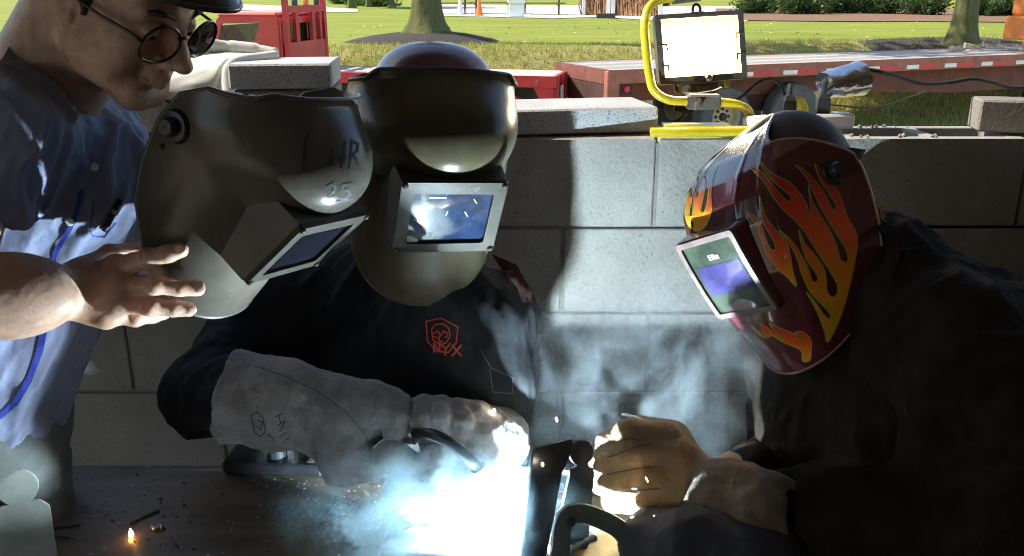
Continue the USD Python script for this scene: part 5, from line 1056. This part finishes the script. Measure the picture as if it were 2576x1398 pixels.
jc = [cap(C_neck + [0, 0, -.01], D(2330, 985, 1.40), .088, .165, .07), cap(D(2330, 985, 1.40), D(2330, 1300, 1.50), .165, .165, .06), ell(D(2080, 1000, 1.50), [.12, .12, .17], None, .07), ell(D(2180, 905, 1.73), [.16, .14, .22], None, .06), ell(D(2390, 850, 1.33), [.15, .15, .10], None, .07), cap(C_neck, CS_n, .085, .085, .06), cap(C_neck, CS_f, .085, .085, .05),  # far shoulder and back bulk added to keep arc light off the wall
      cap(CS_n, D(2470, 1050, 1.12), .092, .088, .04), cap(D(2470, 1050, 1.12), el_n, .088, .080, .04), cap(el_n, D(2080, 1305, 1.17), .078, .064, .03), cap(D(2080, 1305, 1.17), D(1950, 1310, 1.20), .064, .060, .02), cap(CS_f, el_f, .082, .06, .03), cap(el_f, D(1900, 1200, 1.5), .06, .055, .02), ell(D(2560, 1040, 1.30), [.12, .15, .16], None, .06)]
jc = sculpt(jc + [cut(cap(C_hip + [0, 0, -.10], C_hip + [0, 0, -.5], .28, .3, .01)), cut(cap(PC_head.p([0, -.04, -.05]), C_neck + [0, 0, .03], .058, .05, .01))], .0065)
dn = D(2100, 1000, 1.35) - D(2480, 720, 1.25); dn /= np.linalg.norm(dn); Rc = np.stack([dn * .25, np.cross(dn, FW), FW], 1)
jc = crumple(jc, .022, 7, Rc, seed=31); jc = crumple(jc, .009, 18, Rc, seed=32)
jC = obj('jacket', jc, 'jacket_brown', pC, smooth=True)
cl = patch([rowd([(2178, 560, 1.30), (2215, 580, 1.27), (2230, 640, 1.25), (2200, 720, 1.26), (2140, 790, 1.30)]), rowd([(2195, 545, 1.33), (2250, 585, 1.27), (2262, 650, 1.235), (2230, 735, 1.24), (2165, 815, 1.28)])])
obj('collar', crumple(sheetmesh(cl, .006), .006, 14, seed=6), 'jacket_brown', jC, smooth=True)
obj('trousers', crumple(sculpt([cap(C_hip + [0, 0, .1], C_hip, .145, .145, .04)] + [cap(C_hip + [dx, 0, 0], np.array([C_hip[0] + dx, C_hip[1], .1]), .105, .07, .05) for dx in (-.1, .1)], .010), .01, 9, seed=5), 'work_trousers', pC, smooth=True)
for dx in (-.1, .1): obj('boot', sculpt([cap(np.array([C_hip[0] + dx, C_hip[1] + .02, .06]), np.array([C_hip[0] + dx, C_hip[1] - .17, .045]), .055, .042, .02)], .008), 'boot_leather', pC, smooth=True)
hr = []
for k in range(90):
    a = D(2172 + rng.uniform(-6, 8), rng.uniform(515, 560), 1.33 + rng.uniform(-.03, .03)); hr.append(tube(spline([a, a + cdir(.012 + rng.uniform(0, .006), rng.uniform(-.008, .006), .01), a + cdir(.016 + rng.uniform(0, .012), rng.uniform(-.022, .0), .012)], 3), [.0011] * 3 + [.0009] * 3 + [.0003], 4))
obj('hair', cat_(hr), 'hair_blonde', pC, smooth=True)
# tan glove: fist with four stacked fingers, gauntlet cuff
g3 = [ell(D(1630, 1180, 1.322), [.066, .05, .072], None, .03)]
for (a, b, c) in (((1672, 1100, 1.287), (1580, 1095, 1.267), (1530, 1118, 1.282)), ((1700, 1145, 1.277), (1590, 1140, 1.252), (1515, 1160, 1.272)), ((1712, 1200, 1.277), (1600, 1198, 1.250), (1518, 1212, 1.272)), ((1700, 1250, 1.287), (1610, 1252, 1.262), (1545, 1258, 1.280))):
    g3 += [cap(D(*a), D(*b), .0235, .0235, .005), cap(D(*b), D(*c), .0235, .019, .004)]
g3 += [cap(D(1690, 1100, 1.322), D(1600, 1075, 1.322), .026, .018, .012), cap(D(1690, 1190, 1.302), D(1775, 1250, 1.262), .052, .046, .03)]
gm3 = crumple(crumple(sculpt(g3, .0034), .003, 20, seed=41), .001, 60, seed=42, fine=.0012)
crs, _ = decal(gm3, strokes([[(1528, 1150), (1556, 1142), (1600, 1124), (1640, 1116)], [(1522, 1196), (1552, 1188), (1610, 1178), (1660, 1172)], [(1548, 1240), (1600, 1232), (1660, 1228)], [(1560, 1108), (1590, 1102), (1606, 1108)]], 1.3), 10, .0007)
gC = obj('glove', gm3, 'suede_tan', pC, smooth=True, label='tan work glove closed in a fist, lit orange'); obj('finger_seam', crs, 'stitch', gC, smooth=True)
g4 = [cap(D(1770, 1250, 1.270), D(1850, 1300, 1.220), .048, .066, .03), cap(D(1850, 1300, 1.220), D(1930, 1330, 1.180), .066, .074, .02), ell(D(1840, 1240, 1.230), [.05, .05, .035], None, .03), cut(ell(D(1960, 1330, 1.170), [.04, .06, .062], None, .006))]
obj('gauntlet_cuff', crumple(crumple(sculpt(g4, .004), .012, 12, seed=44), .003, 45, seed=45), 'suede_brown', pC, smooth=True)
g5 = [cap(D(1640, 1375, 1.22), D(1760, 1400, 1.18), .045, .062, .03), cap(D(1760, 1400, 1.18), D(1900, 1440, 1.14), .062, .07, .03), ell(D(1640, 1350, 1.24), [.03, .04, .04], None, .02)]
obj('glove', crumple(sculpt(g5, .005), .008, 14, seed=47), 'work_trousers', pC, smooth=True, label='dark glove low at the front edge')
# skull cap and its stiff tail
sk = thing('skull_cap', 'scuffed dark cap on the crown of the welder in the flame helmet', 'cap')
ck = sculpt([ell(POSE_C.p([0, -.055, .080]), np.array([.086, .098, .095]), POSE_C.R, .01), cut(ell(POSE_C.p([0, -.045, -.06]), np.array([.2, .2, .12]), POSE_C.R, .004))], .004)
obj('crown', ck, 'head_cap_black', sk, smooth=True)
tail = patch([rowd([(2095, 376, 1.30), (2130, 372, 1.29), (2178, 378, 1.275)]), rowd([(2105, 398, 1.29), (2140, 395, 1.28), (2165, 396, 1.27)]), rowd([(2120, 425, 1.285), (2140, 420, 1.28), (2150, 418, 1.275)])])
obj('tail', sheetmesh(tail, .003), 'hood_frame', sk, smooth=True)
# ---- floodlight on the wall
fl = thing('floodlight', 'glowing black floodlight on a bent yellow tube stand on the wall', 'floodlight')
cn = [D(1644, 39, 1.93), D(1866, 23, 1.97), D(1875, 201, 1.985), D(1657, 214, 1.945)]; fc = np.mean(cn, 0)
fx = (cn[1] + cn[2] - cn[0] - cn[3]); fx /= np.linalg.norm(fx); fy = (cn[0] + cn[1] - cn[2] - cn[3]); fy -= fx * (fy @ fx); fy /= np.linalg.norm(fy); fn = np.cross(fx, fy); RF = np.stack([fx, fy, fn], 1)
FWd, FHt = .5 * np.linalg.norm(cn[1] - cn[0]), .5 * np.linalg.norm(cn[0] - cn[3])
FLm = lambda m: xf(m, RF, fc)
fo = sbox(-FWd, -FHt, FWd, FHt).buffer(-.008).buffer(.008); fi = sbox(-FWd + .0135, -FHt + .0135, FWd - .0135, FHt - .010)
fm = extrude(fo.difference(fi), .016); fm.apply_translation([0, 0, -.008]); hfr = obj('front_frame', FLm(fm), 'lamp_black', fl)
rf = []
bk = trimesh.convex.convex_hull(np.array([[x * (FWd - .012) * s, y * (FHt - .010) * s, z] for x in (-1, 1) for y in (-1, 1) for z, s in ((-.0085, 1), (-.075, .62))])); obj('housing', FLm(bk), 'lamp_black', fl)
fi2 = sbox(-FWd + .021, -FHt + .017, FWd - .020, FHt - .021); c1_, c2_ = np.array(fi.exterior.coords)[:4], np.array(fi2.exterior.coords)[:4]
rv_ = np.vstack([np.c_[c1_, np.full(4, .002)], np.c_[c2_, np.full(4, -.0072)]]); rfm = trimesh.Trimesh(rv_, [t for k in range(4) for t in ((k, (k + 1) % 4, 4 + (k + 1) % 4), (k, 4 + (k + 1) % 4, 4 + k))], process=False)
obj('reflector', FLm(rfm), 'painted_reflector_glow', fl)  # warm lamp light put into the ring as emission
gm_ = extrude(fi2.buffer(.002), .002); gm_.apply_translation([0, 0, -.0082]); obj('lit_glass', FLm(gm_), 'lamp_glow', fl)
for x, y in ((-FWd + .014, .01), (-FWd + .014, -.035), (FWd - .014, .025), (FWd - .014, -.02)): obj('guard_clip', FLm(cat_([box(x - .010, x + .010, y - .0015, y + .0015, .008, .011), box(x + (.007 if x < 0 else -.010), x + (.010 if x < 0 else -.007), y - .012, y, .008, .011)])), 'lamp_black', hfr)
obj('latch', FLm(xf(lathe([(.001, .006), (.006, .005), (.009, .0), (.009, -.004)], 16), None, [.01, -FHt + .008, .012])), 'steel_bright', fl, smooth=35)
obj('hanging_ring', FLm(cat_([tube(np.array([[.002 + .009 * math.cos(a), FHt + .010 + .011 * math.sin(a), -.01] for a in np.linspace(-.4, 3.54, 14)]), .003, 6), box(-.012, .016, FHt - .004, FHt + .004, -.016, -.004)])), 'lamp_black', fl, smooth=40)
for x in (-.055, .058): obj('frame_tab', FLm(box(x - .006, x + .006, -FHt - .016, -FHt - .001, -.006, .0, .001)), 'yellow_paint', fl)
obj('terminal_box', FLm(cat_([box(-.03, .045, -FHt - .030, -FHt - .002, -.05, -.010, .004), box(-.012, .018, -FHt - .020, -FHt - .006, -.010, .0, .002)])), 'lamp_black', fl)
obj('yoke', tube(spline([D(1700, 214, 1.96), D(1704, 232, 1.95), D(1740, 238, 1.94), D(1790, 232, 1.94), D(1815, 222, 1.955)], 6), .0045, 8), 'lamp_black', fl, smooth=True)
obj('clamp_bracket', xf(box(-.036, .036, -.018, .018, -.016, .016, .004), None, D(1768, 255, 1.93)), 'lamp_black', fl)
obj('wing_knob', cat_([xf(lathe([(.001, .012), (.008, .010), (.008, -.008), (.004, -.012)], 14), frame_of(-FW), D(1757, 262, 1.905)), tube([D(1748, 276, 1.905), D(1762, 248, 1.90)], .004, 6)]), 'lamp_black', fl, smooth=35)
st = spline([D(1790, -14, 1.97), D(1730, -10, 1.955), D(1665, -2, 1.94), D(1634, 18, 1.925), D(1622, 60, 1.915), D(1626, 130, 1.91), D(1634, 190, 1.91), D(1646, 228, 1.915), D(1680, 250, 1.92), D(1730, 254, 1.925), D(1800, 256, 1.93), D(1850, 262, 1.94), D(1880, 276, 1.955), D(1890, 300, 1.975)], 7)
obj('stand_tube', tube(st, .0098, 14), 'yellow_paint', fl, smooth=True)
zt_ = 1.466
obj('foot_bar', tube([D(1636, 333, 1.89), D(1700, 333, 1.89), D(1960, 328, 1.905)], .0105, 14), 'yellow_paint', fl, smooth=True)
obj('foot_plate', cat_([xf(box(0, .145, -.02, .02, -.004, .006, .001), rz(.03) , D(1668, 318, 1.945)), tube([D(1890, 300, 1.975), D(1892, 322, 1.955), D(1880, 329, 1.92)], .0095, 10)]), 'yellow_paint', fl, smooth=40)
obj('grip', tube(np.linspace(D(1694, -4, 1.945), D(1760, -12, 1.96), 4), .0125, 12), 'lamp_black', fl, smooth=True)
# cables, plugs, power strip, foil
obj('lamp_cable', tube(spline([D(1845, 256, 2.00), D(1872, 238, 2.02), D(1905, 208, 2.02), D(1938, 197, 2.01), D(1962, 210, 1.995), D(1974, 238, 1.985)], 8), .0042, 8), 'rubber', smooth=True, label='black cable arching from the floodlight down to its plug', cat='cable')
ps = thing('power_strip', 'white power strip lying on the wall behind the flame helmet', 'power strip')
pA0, pB0 = D(1880, 318, 1.93), D(2136, 300, 2.0); pv_ = pB0 - pA0; pL = np.linalg.norm(pv_); pa_ = math.atan2(pv_[1], pv_[0])
obj('case', xf(box(0, pL, -.024, .024, 0, .034, .005), rz(pa_), [pA0[0], pA0[1], 1.404]), 'plug_white', ps)
for k in range(3): obj('socket', xf(box(.05 + k * .06, .08 + k * .06, -.012, .012, .0342, .0352), rz(pa_), [pA0[0], pA0[1], 1.404]), 'lamp_black', ps)
def plug(u, v, d, lab):
    p = D(u, v, d); t = thing('plug', lab, 'plug', loc=(0, 0, 0)); w = trimesh.convex.convex_hull(np.array([[x * .014 * s, y * .014 * s, z] for x in (-1, 1) for y in (-1, 1) for z, s in ((0, .95), (.010, 1.05), (.034, .95), (.044, .55))])); w.apply_translation(p); obj('body', w, 'rubber', t)
    for k in range(4): obj('strain_relief', cyl(p + [0, 0, .044 + k * .006], p + [0, 0, .048 + k * .006], .0065, 10), 'rubber', t, smooth=35)
    obj('neck', cyl(p + [0, 0, .043], p + [0, 0, .070], .005, 10), 'rubber', t, smooth=35); return p
plug(1981, 290, 1.985, 'black plug under the arched floodlight cable, left of the foil')
plug(2066, 285, 1.985, 'black plug under the crumpled foil wrap')
fo_ = []
fa, fb = D(2075, 215, 1.985), D(2163, 196, 2.0); ax_ = (fb - fa); LL = np.linalg.norm(ax_); Rr = frame_of(ax_)
for i in range(15):
    for j in range(40):
        a = 2 * math.pi * j / 40; r = .030 + .008 * (i / 14); q = np.array([r * 1.25 * math.cos(a), r * math.sin(a), LL * i / 14])
        fo_.append(q)
fo_ = np.array(fo_); nz_ = meshkit.fbm(fo_ * 70, 3, 3) - .5; fo_[:, :2] *= (1 + .22 * nz_)[:, None]; i = np.arange(15 * 40).reshape(15, 40); q = np.stack([i[:-1], np.roll(i, -1, 1)[:-1], np.roll(i, -1, 1)[1:], i[1:]], -1).reshape(-1, 4)
obj('foil_wrap', (np.asarray(fo_) @ Rr.T + fa, q), 'foil', smooth=25, label='shiny crumpled silver foil tube round the black cable', cat='foil')
obj('power_cable', tube(spline([D(2066, 250, 1.985), D(2072, 232, 1.985), D(2110, 205, 1.99), D(2165, 178, 2.0), D(2200, 177, 2.0), D(2250, 190, 2.0), D(2320, 210, 2.0), D(2390, 207, 2.0), D(2450, 198, 2.0), D(2500, 207, 1.99), D(2545, 220, 1.98), D(2600, 221, 1.98), D(2700, 230, 1.98)], 8), .0048, 8), 'rubber', smooth=True, label='black power cable waving from the foil to the right edge', cat='cable')
obj('thin_cable', tube(spline([D(2070, 262, 2.02), D(2120, 266, 2.06), D(2180, 272, 2.1), D(2240, 262, 2.15), D(2290, 243, 2.2), D(2330, 228, 2.3)], 8), .0022, 6), 'rubber', smooth=True, label='thin dark wire drooping behind the foil wrap', cat='cable')
# ---- on the table
ARC = Zp(1278, 1345, TZ + .022)
arc = trimesh.creation.icosphere(2, .006); arc.apply_translation(ARC); obj('weld_arc', arc, 'arc_glow', smooth=True, label='blinding white welding arc on the table', cat='arc')
# work piece under the arc: a flat bar, plus an added edge behind blocking low arc light
wp = thing('work_piece', 'steel flat bar with an added light blocking upright edge, glaring white under the arc', 'steel bar')
wc = Zp(1240, 1366, TZ); RW = rz(-.10)
obj('flat_bar', xf(box(-.16, .09, -.05, .04, .0015, .011, .0015), RW, wc), 'steel_plate', wp)
obj('upright', xf(box(-.05, .16, .041, .050, .0015, .0235, .0015), RW, wc), 'steel_plate', wp)  # added to shade the foot of the wall from the arc
obj('stub', xf(box(-.085, -.078, -.03, .03, .0112, .03, .001), RW, wc), 'steel_dark', wp)
pe = Zp(1300, 1212, TZ)
obj('added_angle_bar', cat_([xf(box(0, .62, -.004, .0, .0012, .0295, .001), RW @ rz(.03), pe), xf(box(0, .62, -.032, -.0041, .0012, .005, .001), RW @ rz(.03), pe)]), 'steel_plate', label='added steel angle bar along the back edge of the table, shading the lower wall', cat='steel bar')  # added to cut arc light off the lower wall
# torch
to = thing('welding_torch', 'black welding torch with a bent metal neck in the grey gauntlets', 'torch')
obj('handle', tube(spline([D(905, 1085, 1.375), D(950, 1078, 1.365), D(1000, 1080, 1.355), D(1035, 1088, 1.35)], 6), .0155, 14), 'rubber', to, smooth=True)
obj('collar', tube(np.linspace(D(1024, 1085, 1.353), D(1048, 1090, 1.348), 4), .0175, 16), 'steel_bright', to, smooth=35)
obj('neck', tube(spline([D(1045, 1090, 1.33), D(1085, 1092, 1.29), D(1130, 1112, 1.272), D(1172, 1146, 1.272), D(1206, 1182, 1.284)], 7), .0085, 12), 'steel_dark', to, smooth=True)
obj('nozzle', tube([D(1202, 1176, 1.283), D(1232, 1222, 1.298), D(1264, 1290, 1.318)], [.0115, .0115, .0095], 16), 'steel_plate', to, smooth=35)
obj('cable', tube(spline([D(908, 1085, 1.33), D(850, 1100, 1.41), D(780, 1150, 1.50), D(740, 1230, 1.56), D(735, 1330, 1.60)], 8), .013, 10), 'rubber', to, smooth=True)
# dark stand behind the gauntlet
vs = thing('bench_vise', 'dark bench clamp at the back of the table under the left gauntlet', 'clamp')
b0 = Zp(690, 1188, TZ); RVs = rz(-.07)
obj('base', xf(box(-.085, .085, -.012, .06, .0015, .022, .003), RVs, b0), 'steel_dark', vs); obj('screw', xf(cyl([.0, .02, .022], [.0, .02, .07], .017, 14), RVs, b0), 'steel_dark', vs, smooth=35); obj('jaw', xf(box(-.02, .075, -.006, .05, .07, .088, .003), RVs, b0), 'steel_dark', vs)
pl_ = xf(extrude(Polygon([(-.10, 0), (.04, -.0), (.06, .055), (-.06, .075)]), .006), RVs @ rx(math.pi / 2), b0 + [-.02, .085, .015]); obj('pale_plate', pl_, 'plug_white', vs)
# two steel figures cut from plate: round head over rounded shoulders
def figure_poly(w=.030, h=.16, r=.0245):
    body = Polygon([(-w, 0), (w, 0), (w, h - r * 2.35), (w - .010, h - r * 1.95), (-w + .010, h - r * 1.95), (-w, h - r * 2.35)]).buffer(-.006).buffer(.006).buffer(.002)
    return body.union(Polygon([(-.008, h - r * 2.2), (.008, h - r * 2.2), (.008, h - r * 1.2), (-.008, h - r * 1.2)])).union(shapely.Point(0, h - r).buffer(r, 24))
bk1 = thing('steel_figure', 'dark steel stand of a leaning bar beside a round headed figure, right of the arc', 'steel figure')
# plate axes from the photograph: width along e, height along h_
bz = D(1448, 1398, 1.245); hv = D(1461, 1106, 1.255) - D(1430, 1398, 1.245); hv /= np.linalg.norm(hv); ev = RT * .93 + FW * -.34 * -1; ev = ev - hv * (ev @ hv); ev /= np.linalg.norm(ev); nv_ = np.cross(ev, hv)
def onplate(u, v):
    r = FW + RT * (u - IW / 2) / FPX - UP * (v - IH / 2) / FPX; t = ((bz - CAM) @ nv_) / (r @ nv_); p = CAM + r * t - bz; return (p @ ev, p @ hv)
def plate(pg, th): m = extrude(pg, th); v = m.vertices; m = m.copy(); m.vertices = bz + v[:, :1] * ev + v[:, 1:2] * hv + (v[:, 2:] - th / 2) * nv_; m.fix_normals(); return m
lb = Polygon([onplate(*q) for q in ((1341, 1133), (1350, 1125), (1436, 1103), (1440, 1125), (1416, 1178), (1362, 1440), (1304, 1440), (1322, 1280))]).buffer(-.002).buffer(.002)
ff = Polygon([onplate(*q) for q in ((1418, 1183), (1448, 1172), (1448, 1162), (1474, 1162), (1476, 1172), (1490, 1176), (1492, 1190), (1478, 1345), (1470, 1430), (1372, 1430))]).buffer(-.002).buffer(.002)
hc = shapely.Point(*onplate(1461, 1138)).buffer(.0178, 24)
slot = Polygon([onplate(*q) for q in ((1411, 1186), (1418, 1181), (1430, 1182), (1431, 1195), (1392, 1372), (1378, 1374))]).buffer(-.001).buffer(.001)
obj('leaning_bar', plate(lb.difference(slot), .008), 'steel_dark', bk1); obj('figure', plate(ff.union(hc).difference(slot).difference(lb.buffer(.0004)), .008), 'steel_dark', bk1)
br_ = D(1500, 1400, 1.235); obj('base_tube', cat_([xf(box(-.10, .032, -.012, .05, -.08, .0, .003), rz(.12), D(1520, 1393, 1.235))]), 'steel_tube', bk1)
wb = []
for k in range(24): s = trimesh.creation.icosphere(1, .005); s.apply_translation(D(1424 + k * 3.2 + 4 * math.sin(k), 1388 - k * 1.6, 1.228 + .001 * k * 0)); wb.append(s)
obj('weld_bead', cat_(wb), 'weld_bead', bk1, smooth=True)
bk2 = thing('steel_figure', 'pale steel figure with a round head standing at the left edge of the table', 'steel figure')
fp = figure_poly(.034, .15, .0265); hp_ = D(40, 1237, 1.235); fbase = hp_ - np.array([0, 0, .15 - .0265])
m_ = extrude(fp, .006); m_.apply_translation([0, 0, -.003]); m_ = xf(m_, rz(.35) @ rx(math.pi / 2 - .12), fbase); obj('figure', m_, 'steel_pale', bk2)
obj('base', xf(box(-.05, .05, -.02, .06, -.004, .003, .001), rz(.35), fbase + [0, 0, 0]), 'steel_pale', bk2)
# locking clamp arm
cl_ = [(1400, 1440), (1410, 1370), (1413, 1330), (1425, 1300), (1450, 1289), (1480, 1294), (1530, 1314), (1566, 1340), (1590, 1385), (1612, 1440)]
pts = spline([D(u, v, 1.19 + .0002 * (u - 1400)) for u, v in cl_], 7)
cm = []
t_ = np.gradient(pts, axis=0); t_ /= np.linalg.norm(t_, axis=1, keepdims=True); nn = -FW + RT * .25; side_ = np.cross(t_, nn); side_ /= np.linalg.norm(side_, axis=1, keepdims=True); n2 = np.cross(side_, t_)
hwid = .0125; V = np.stack([pts + side_ * hwid + n2 * .005, pts + side_ * (hwid + .001), pts + side_ * hwid - n2 * .005, pts - side_ * hwid - n2 * .005, pts - side_ * (hwid + .001), pts - side_ * hwid + n2 * .005], 1); n_ = len(pts); F = []
for a in range(n_ - 1):
    for j in range(6): j2 = (j + 1) % 6; F.append((a * 6 + j, a * 6 + j2, a * 6 + 6 + j2, a * 6 + 6 + j))
cm = trimesh.Trimesh(V.reshape(-1, 3), [x for q in F for x in ((q[0], q[1], q[2]), (q[0], q[2], q[3]))], process=False); cm.fix_normals()
lc = thing('locking_clamp', 'grey bent steel clamp arm hooked over the dark figure stand', 'clamp')
obj('arm', cm, 'steel_clamp', lc, smooth=20); pr_ = D(1436, 1312, 1.184); obj('pin', xf(lathe([(.001, .003), (.006, .002), (.007, 0)], 14), frame_of(-FW), pr_), 'steel_dark', lc, smooth=35)
# rod beside the tan glove
obj('thin_rod', tube(spline([D(1566, 1042, 1.30), D(1578, 1044, 1.295), D(1612, 1056, 1.285), D(1650, 1076, 1.275)], 5), .0022, 8), 'steel_bright', smooth=True, label='thin rod poking out over the tan glove', cat='rod')
# wire ends, spatter, flame, sparks
wires = [((142, 1174), (160, 1168)), ((112, 1210), (138, 1204)), ((133, 1330), (203, 1320)), ((131, 1350), (174, 1352)), ((328, 1316), (400, 1283)), ((428, 1349), (448, 1375))]
for k, (a, b) in enumerate(wires):
    pa, pb = Zp(*a, TZ + .0024), Zp(*b, TZ + .0024); obj('wire_end', tube([pa, (pa + pb) / 2, pb], .0016 if k != 4 else .002, 6), 'steel_dark', smooth=True, label=['short wire end at the far left corner of the table', 'short wire end beside the head of the pale figure', 'upper of two dark wires beside the pale figure', 'lower of two dark wires beside the pale figure', 'long slanting wire above the small flame', 'short wire left of the small flame'][k], cat='wire')
sp_ = []
for k in range(190):
    u, v = (rng.uniform(640, 1010), rng.uniform(1205, 1330)) if k < 150 else (rng.uniform(150, 1000), rng.uniform(1190, 1398)); s = rng.uniform(.0006, .0019); b = trimesh.creation.icosphere(1, s); b.vertices *= [rng.uniform(.8, 2.2), 1, .7]; sp_.append(xf(b, rz(rng.uniform(0, 3)), Zp(u, v, TZ + .001 + s * .5)))
obj('spatter', cat_(sp_), 'steel_bright', label='bright metal spatter beads strewn on the table top', cat='spatter', kind='stuff')
dk = []
for k in range(60): u, v = rng.uniform(120, 760), rng.uniform(1190, 1398); s = rng.uniform(.0004, .0013); b = box(-s * 2, s * 2, -s, s, 0, s); dk.append(xf(b, rz(rng.uniform(0, 3)), Zp(u, v, TZ + .0005)))
obj('slag_grit', cat_(dk), 'mulch', label='dark slag grit strewn over the left of the table', cat='grit', kind='stuff')
lc2 = [Zp(u, v, TZ + .004) for u, v in ((380, 1324), (390, 1330), (402, 1322), (408, 1328))]; obj('metal_scrap', tube(spline(lc2, 4), .003, 6), 'steel_bright', smooth=True, label='small bright metal scrap left of the small flame', cat='scrap')
fm_ = thing('small_flame', 'tiny orange flame burning on the table top', 'flame'); f0 = Zp(331, 1352, TZ + .001)
obj('flame', xf(lathe([(.001, 0), (.0035, .002), (.0042, .006), (.0026, .011), (.0006, .016)], 14), None, f0), 'ember_glow', fm_, smooth=True); obj('painted_shine', xf(lathe([(.001, 0), (.003, .002), (.0026, .006), (.0004, .010)], 10), None, f0 + np.array([.004, -.012, 0])), 'flame_shine', fm_, smooth=True)  # second, dimmer emissive shape imitates the flame's reflection on the steel
sp = [((1243, 1028), (1243, 1038), 1.38, .0022), ((1399, 1050), (1402, 1060), 1.36, .0016), ((1364, 1164), (1366, 1172), 1.21, .0020), ((1644, 1296), (1654, 1308), 1.2, .0011), ((1590, 1230), (1601, 1230), 1.20, .0010), ((1586, 1301), (1603, 1299), 1.22, .0009), ((1624, 1200), (1630, 1212), 1.19, .0009), ((1500, 1290), (1518, 1283), 1.25, .0008)]
for k, (a, b, d, r) in enumerate(sp): obj('spark', tube([D(*a, d), (D(*a, d) + D(*b, d)) / 2, D(*b, d)], [r * .6, r, r * .5], 6), 'spark_glow' if k in (3,) else 'spark_hot', smooth=True, label=['spark against the grey sleeve of the middle welder', 'spark in the smoke above the dark figure stand', 'spark in front of the leaning dark bar', 'orange streak of a spark below the tan glove', 'pale spark streak across the tan glove', 'lowest pale spark streak, under the tan glove', 'slanting spark on the tan glove', 'spark streak right of the figure body'][k], cat='spark')
for k in range(16):
    a = rng.uniform(.15, 2.9); r0 = rng.uniform(.03, .16); dv = np.array([math.cos(a), rng.uniform(-.5, .3), math.sin(a) * .8]); dv /= np.linalg.norm(dv); p0_ = ARC + dv * r0; l_ = rng.uniform(.008, .026); side_k = np.array([0, 0, -l_ * .25])
    obj('spark', tube([p0_, p0_ + dv * l_ * .5, p0_ + dv * l_ + side_k], [.0003, .0008, .0004], 5), 'spark_hot', smooth=True, label='thin bright spark streak flying out of the weld', cat='spark', group='sparks flying out of the weld')
# ---- smoke
def smoke(name, lo, hi, label, dens, col, shape, nscale, thr, seed, aniso=.2):
    m = box(lo[0], hi[0], lo[1], hi[1], lo[2], hi[2]); c = (np.array(lo) + hi) / 2; r = (np.array(hi) - lo) / 2
    n = {'g': ('geometry', {}), 'd': ('vector_math', {'math_type': 'subtract', 'vector2': c}), 's': ('vector_math', {'math_type': 'divide', 'vector2': r}), 'l': ('vector_math', {'math_type': 'length'}),
         'f': ('map_range', {'range_type': 'smoothstep', 'from_min': 1.0, 'from_max': .15, 'to_min': 0., 'to_max': 1.}), 'nm': ('mapping', {'location': (seed, seed * .7, 0), 'scale': shape}), 'n': ('noise_texture', {'scale': nscale, 'detail': 4., 'roughness': .58, 'distortion': 1.6}),
         't': ('map_range', {'range_type': 'smoothstep', 'from_min': thr[0], 'from_max': thr[1], 'to_min': 0., 'to_max': 1.}), 'm': ('math', {'math_type': 'multiply'}), 'k': ('math', {'math_type': 'multiply', 'value2': dens}), 'v': ('principled_volume', {'color': col, 'anisotropy': aniso})}
    usdkit.material(stage, '/World/Looks/' + name + f'_air_{seed}', n, [('g.position', 'd.vector1'), ('d.vector', 's.vector1'), ('s.vector', 'l.vector1'), ('l.value', 'f.value'), ('g.position', 'nm.vector'), ('nm.vector', 'n.vector'), ('n.fac', 't.value'), ('f.result', 'm.value1'), ('t.result', 'm.value2'), ('m.value', 'k.value1'), ('k.value', 'v.density')], volume='v.volume')
    obj(name, m, name + f'_air_{seed}', label=label, cat='smoke', kind='stuff')
def span(a, b): a, b = np.array(a), np.array(b); return np.minimum(a, b), np.maximum(a, b)
c_ = D(1650, 985, 1.53); smoke('smoke', c_ - [.30, .17, .25], c_ + [.34, .17, .26], 'wisps of grey blue welding smoke rising between the two welders', 6.5, (.72, .82, .88), (1, 1, .6), 9., (.46, .66), 3)
c_ = Zp(1190, 1320, TZ + .055); smoke('smoke', c_ - [.30, .16, .05], c_ + [.20, .14, .13], 'glowing white blue smoke boiling round the arc', 2.6, (.55, .82, .96), (1, 1, 1), 12., (.38, .68), 5)
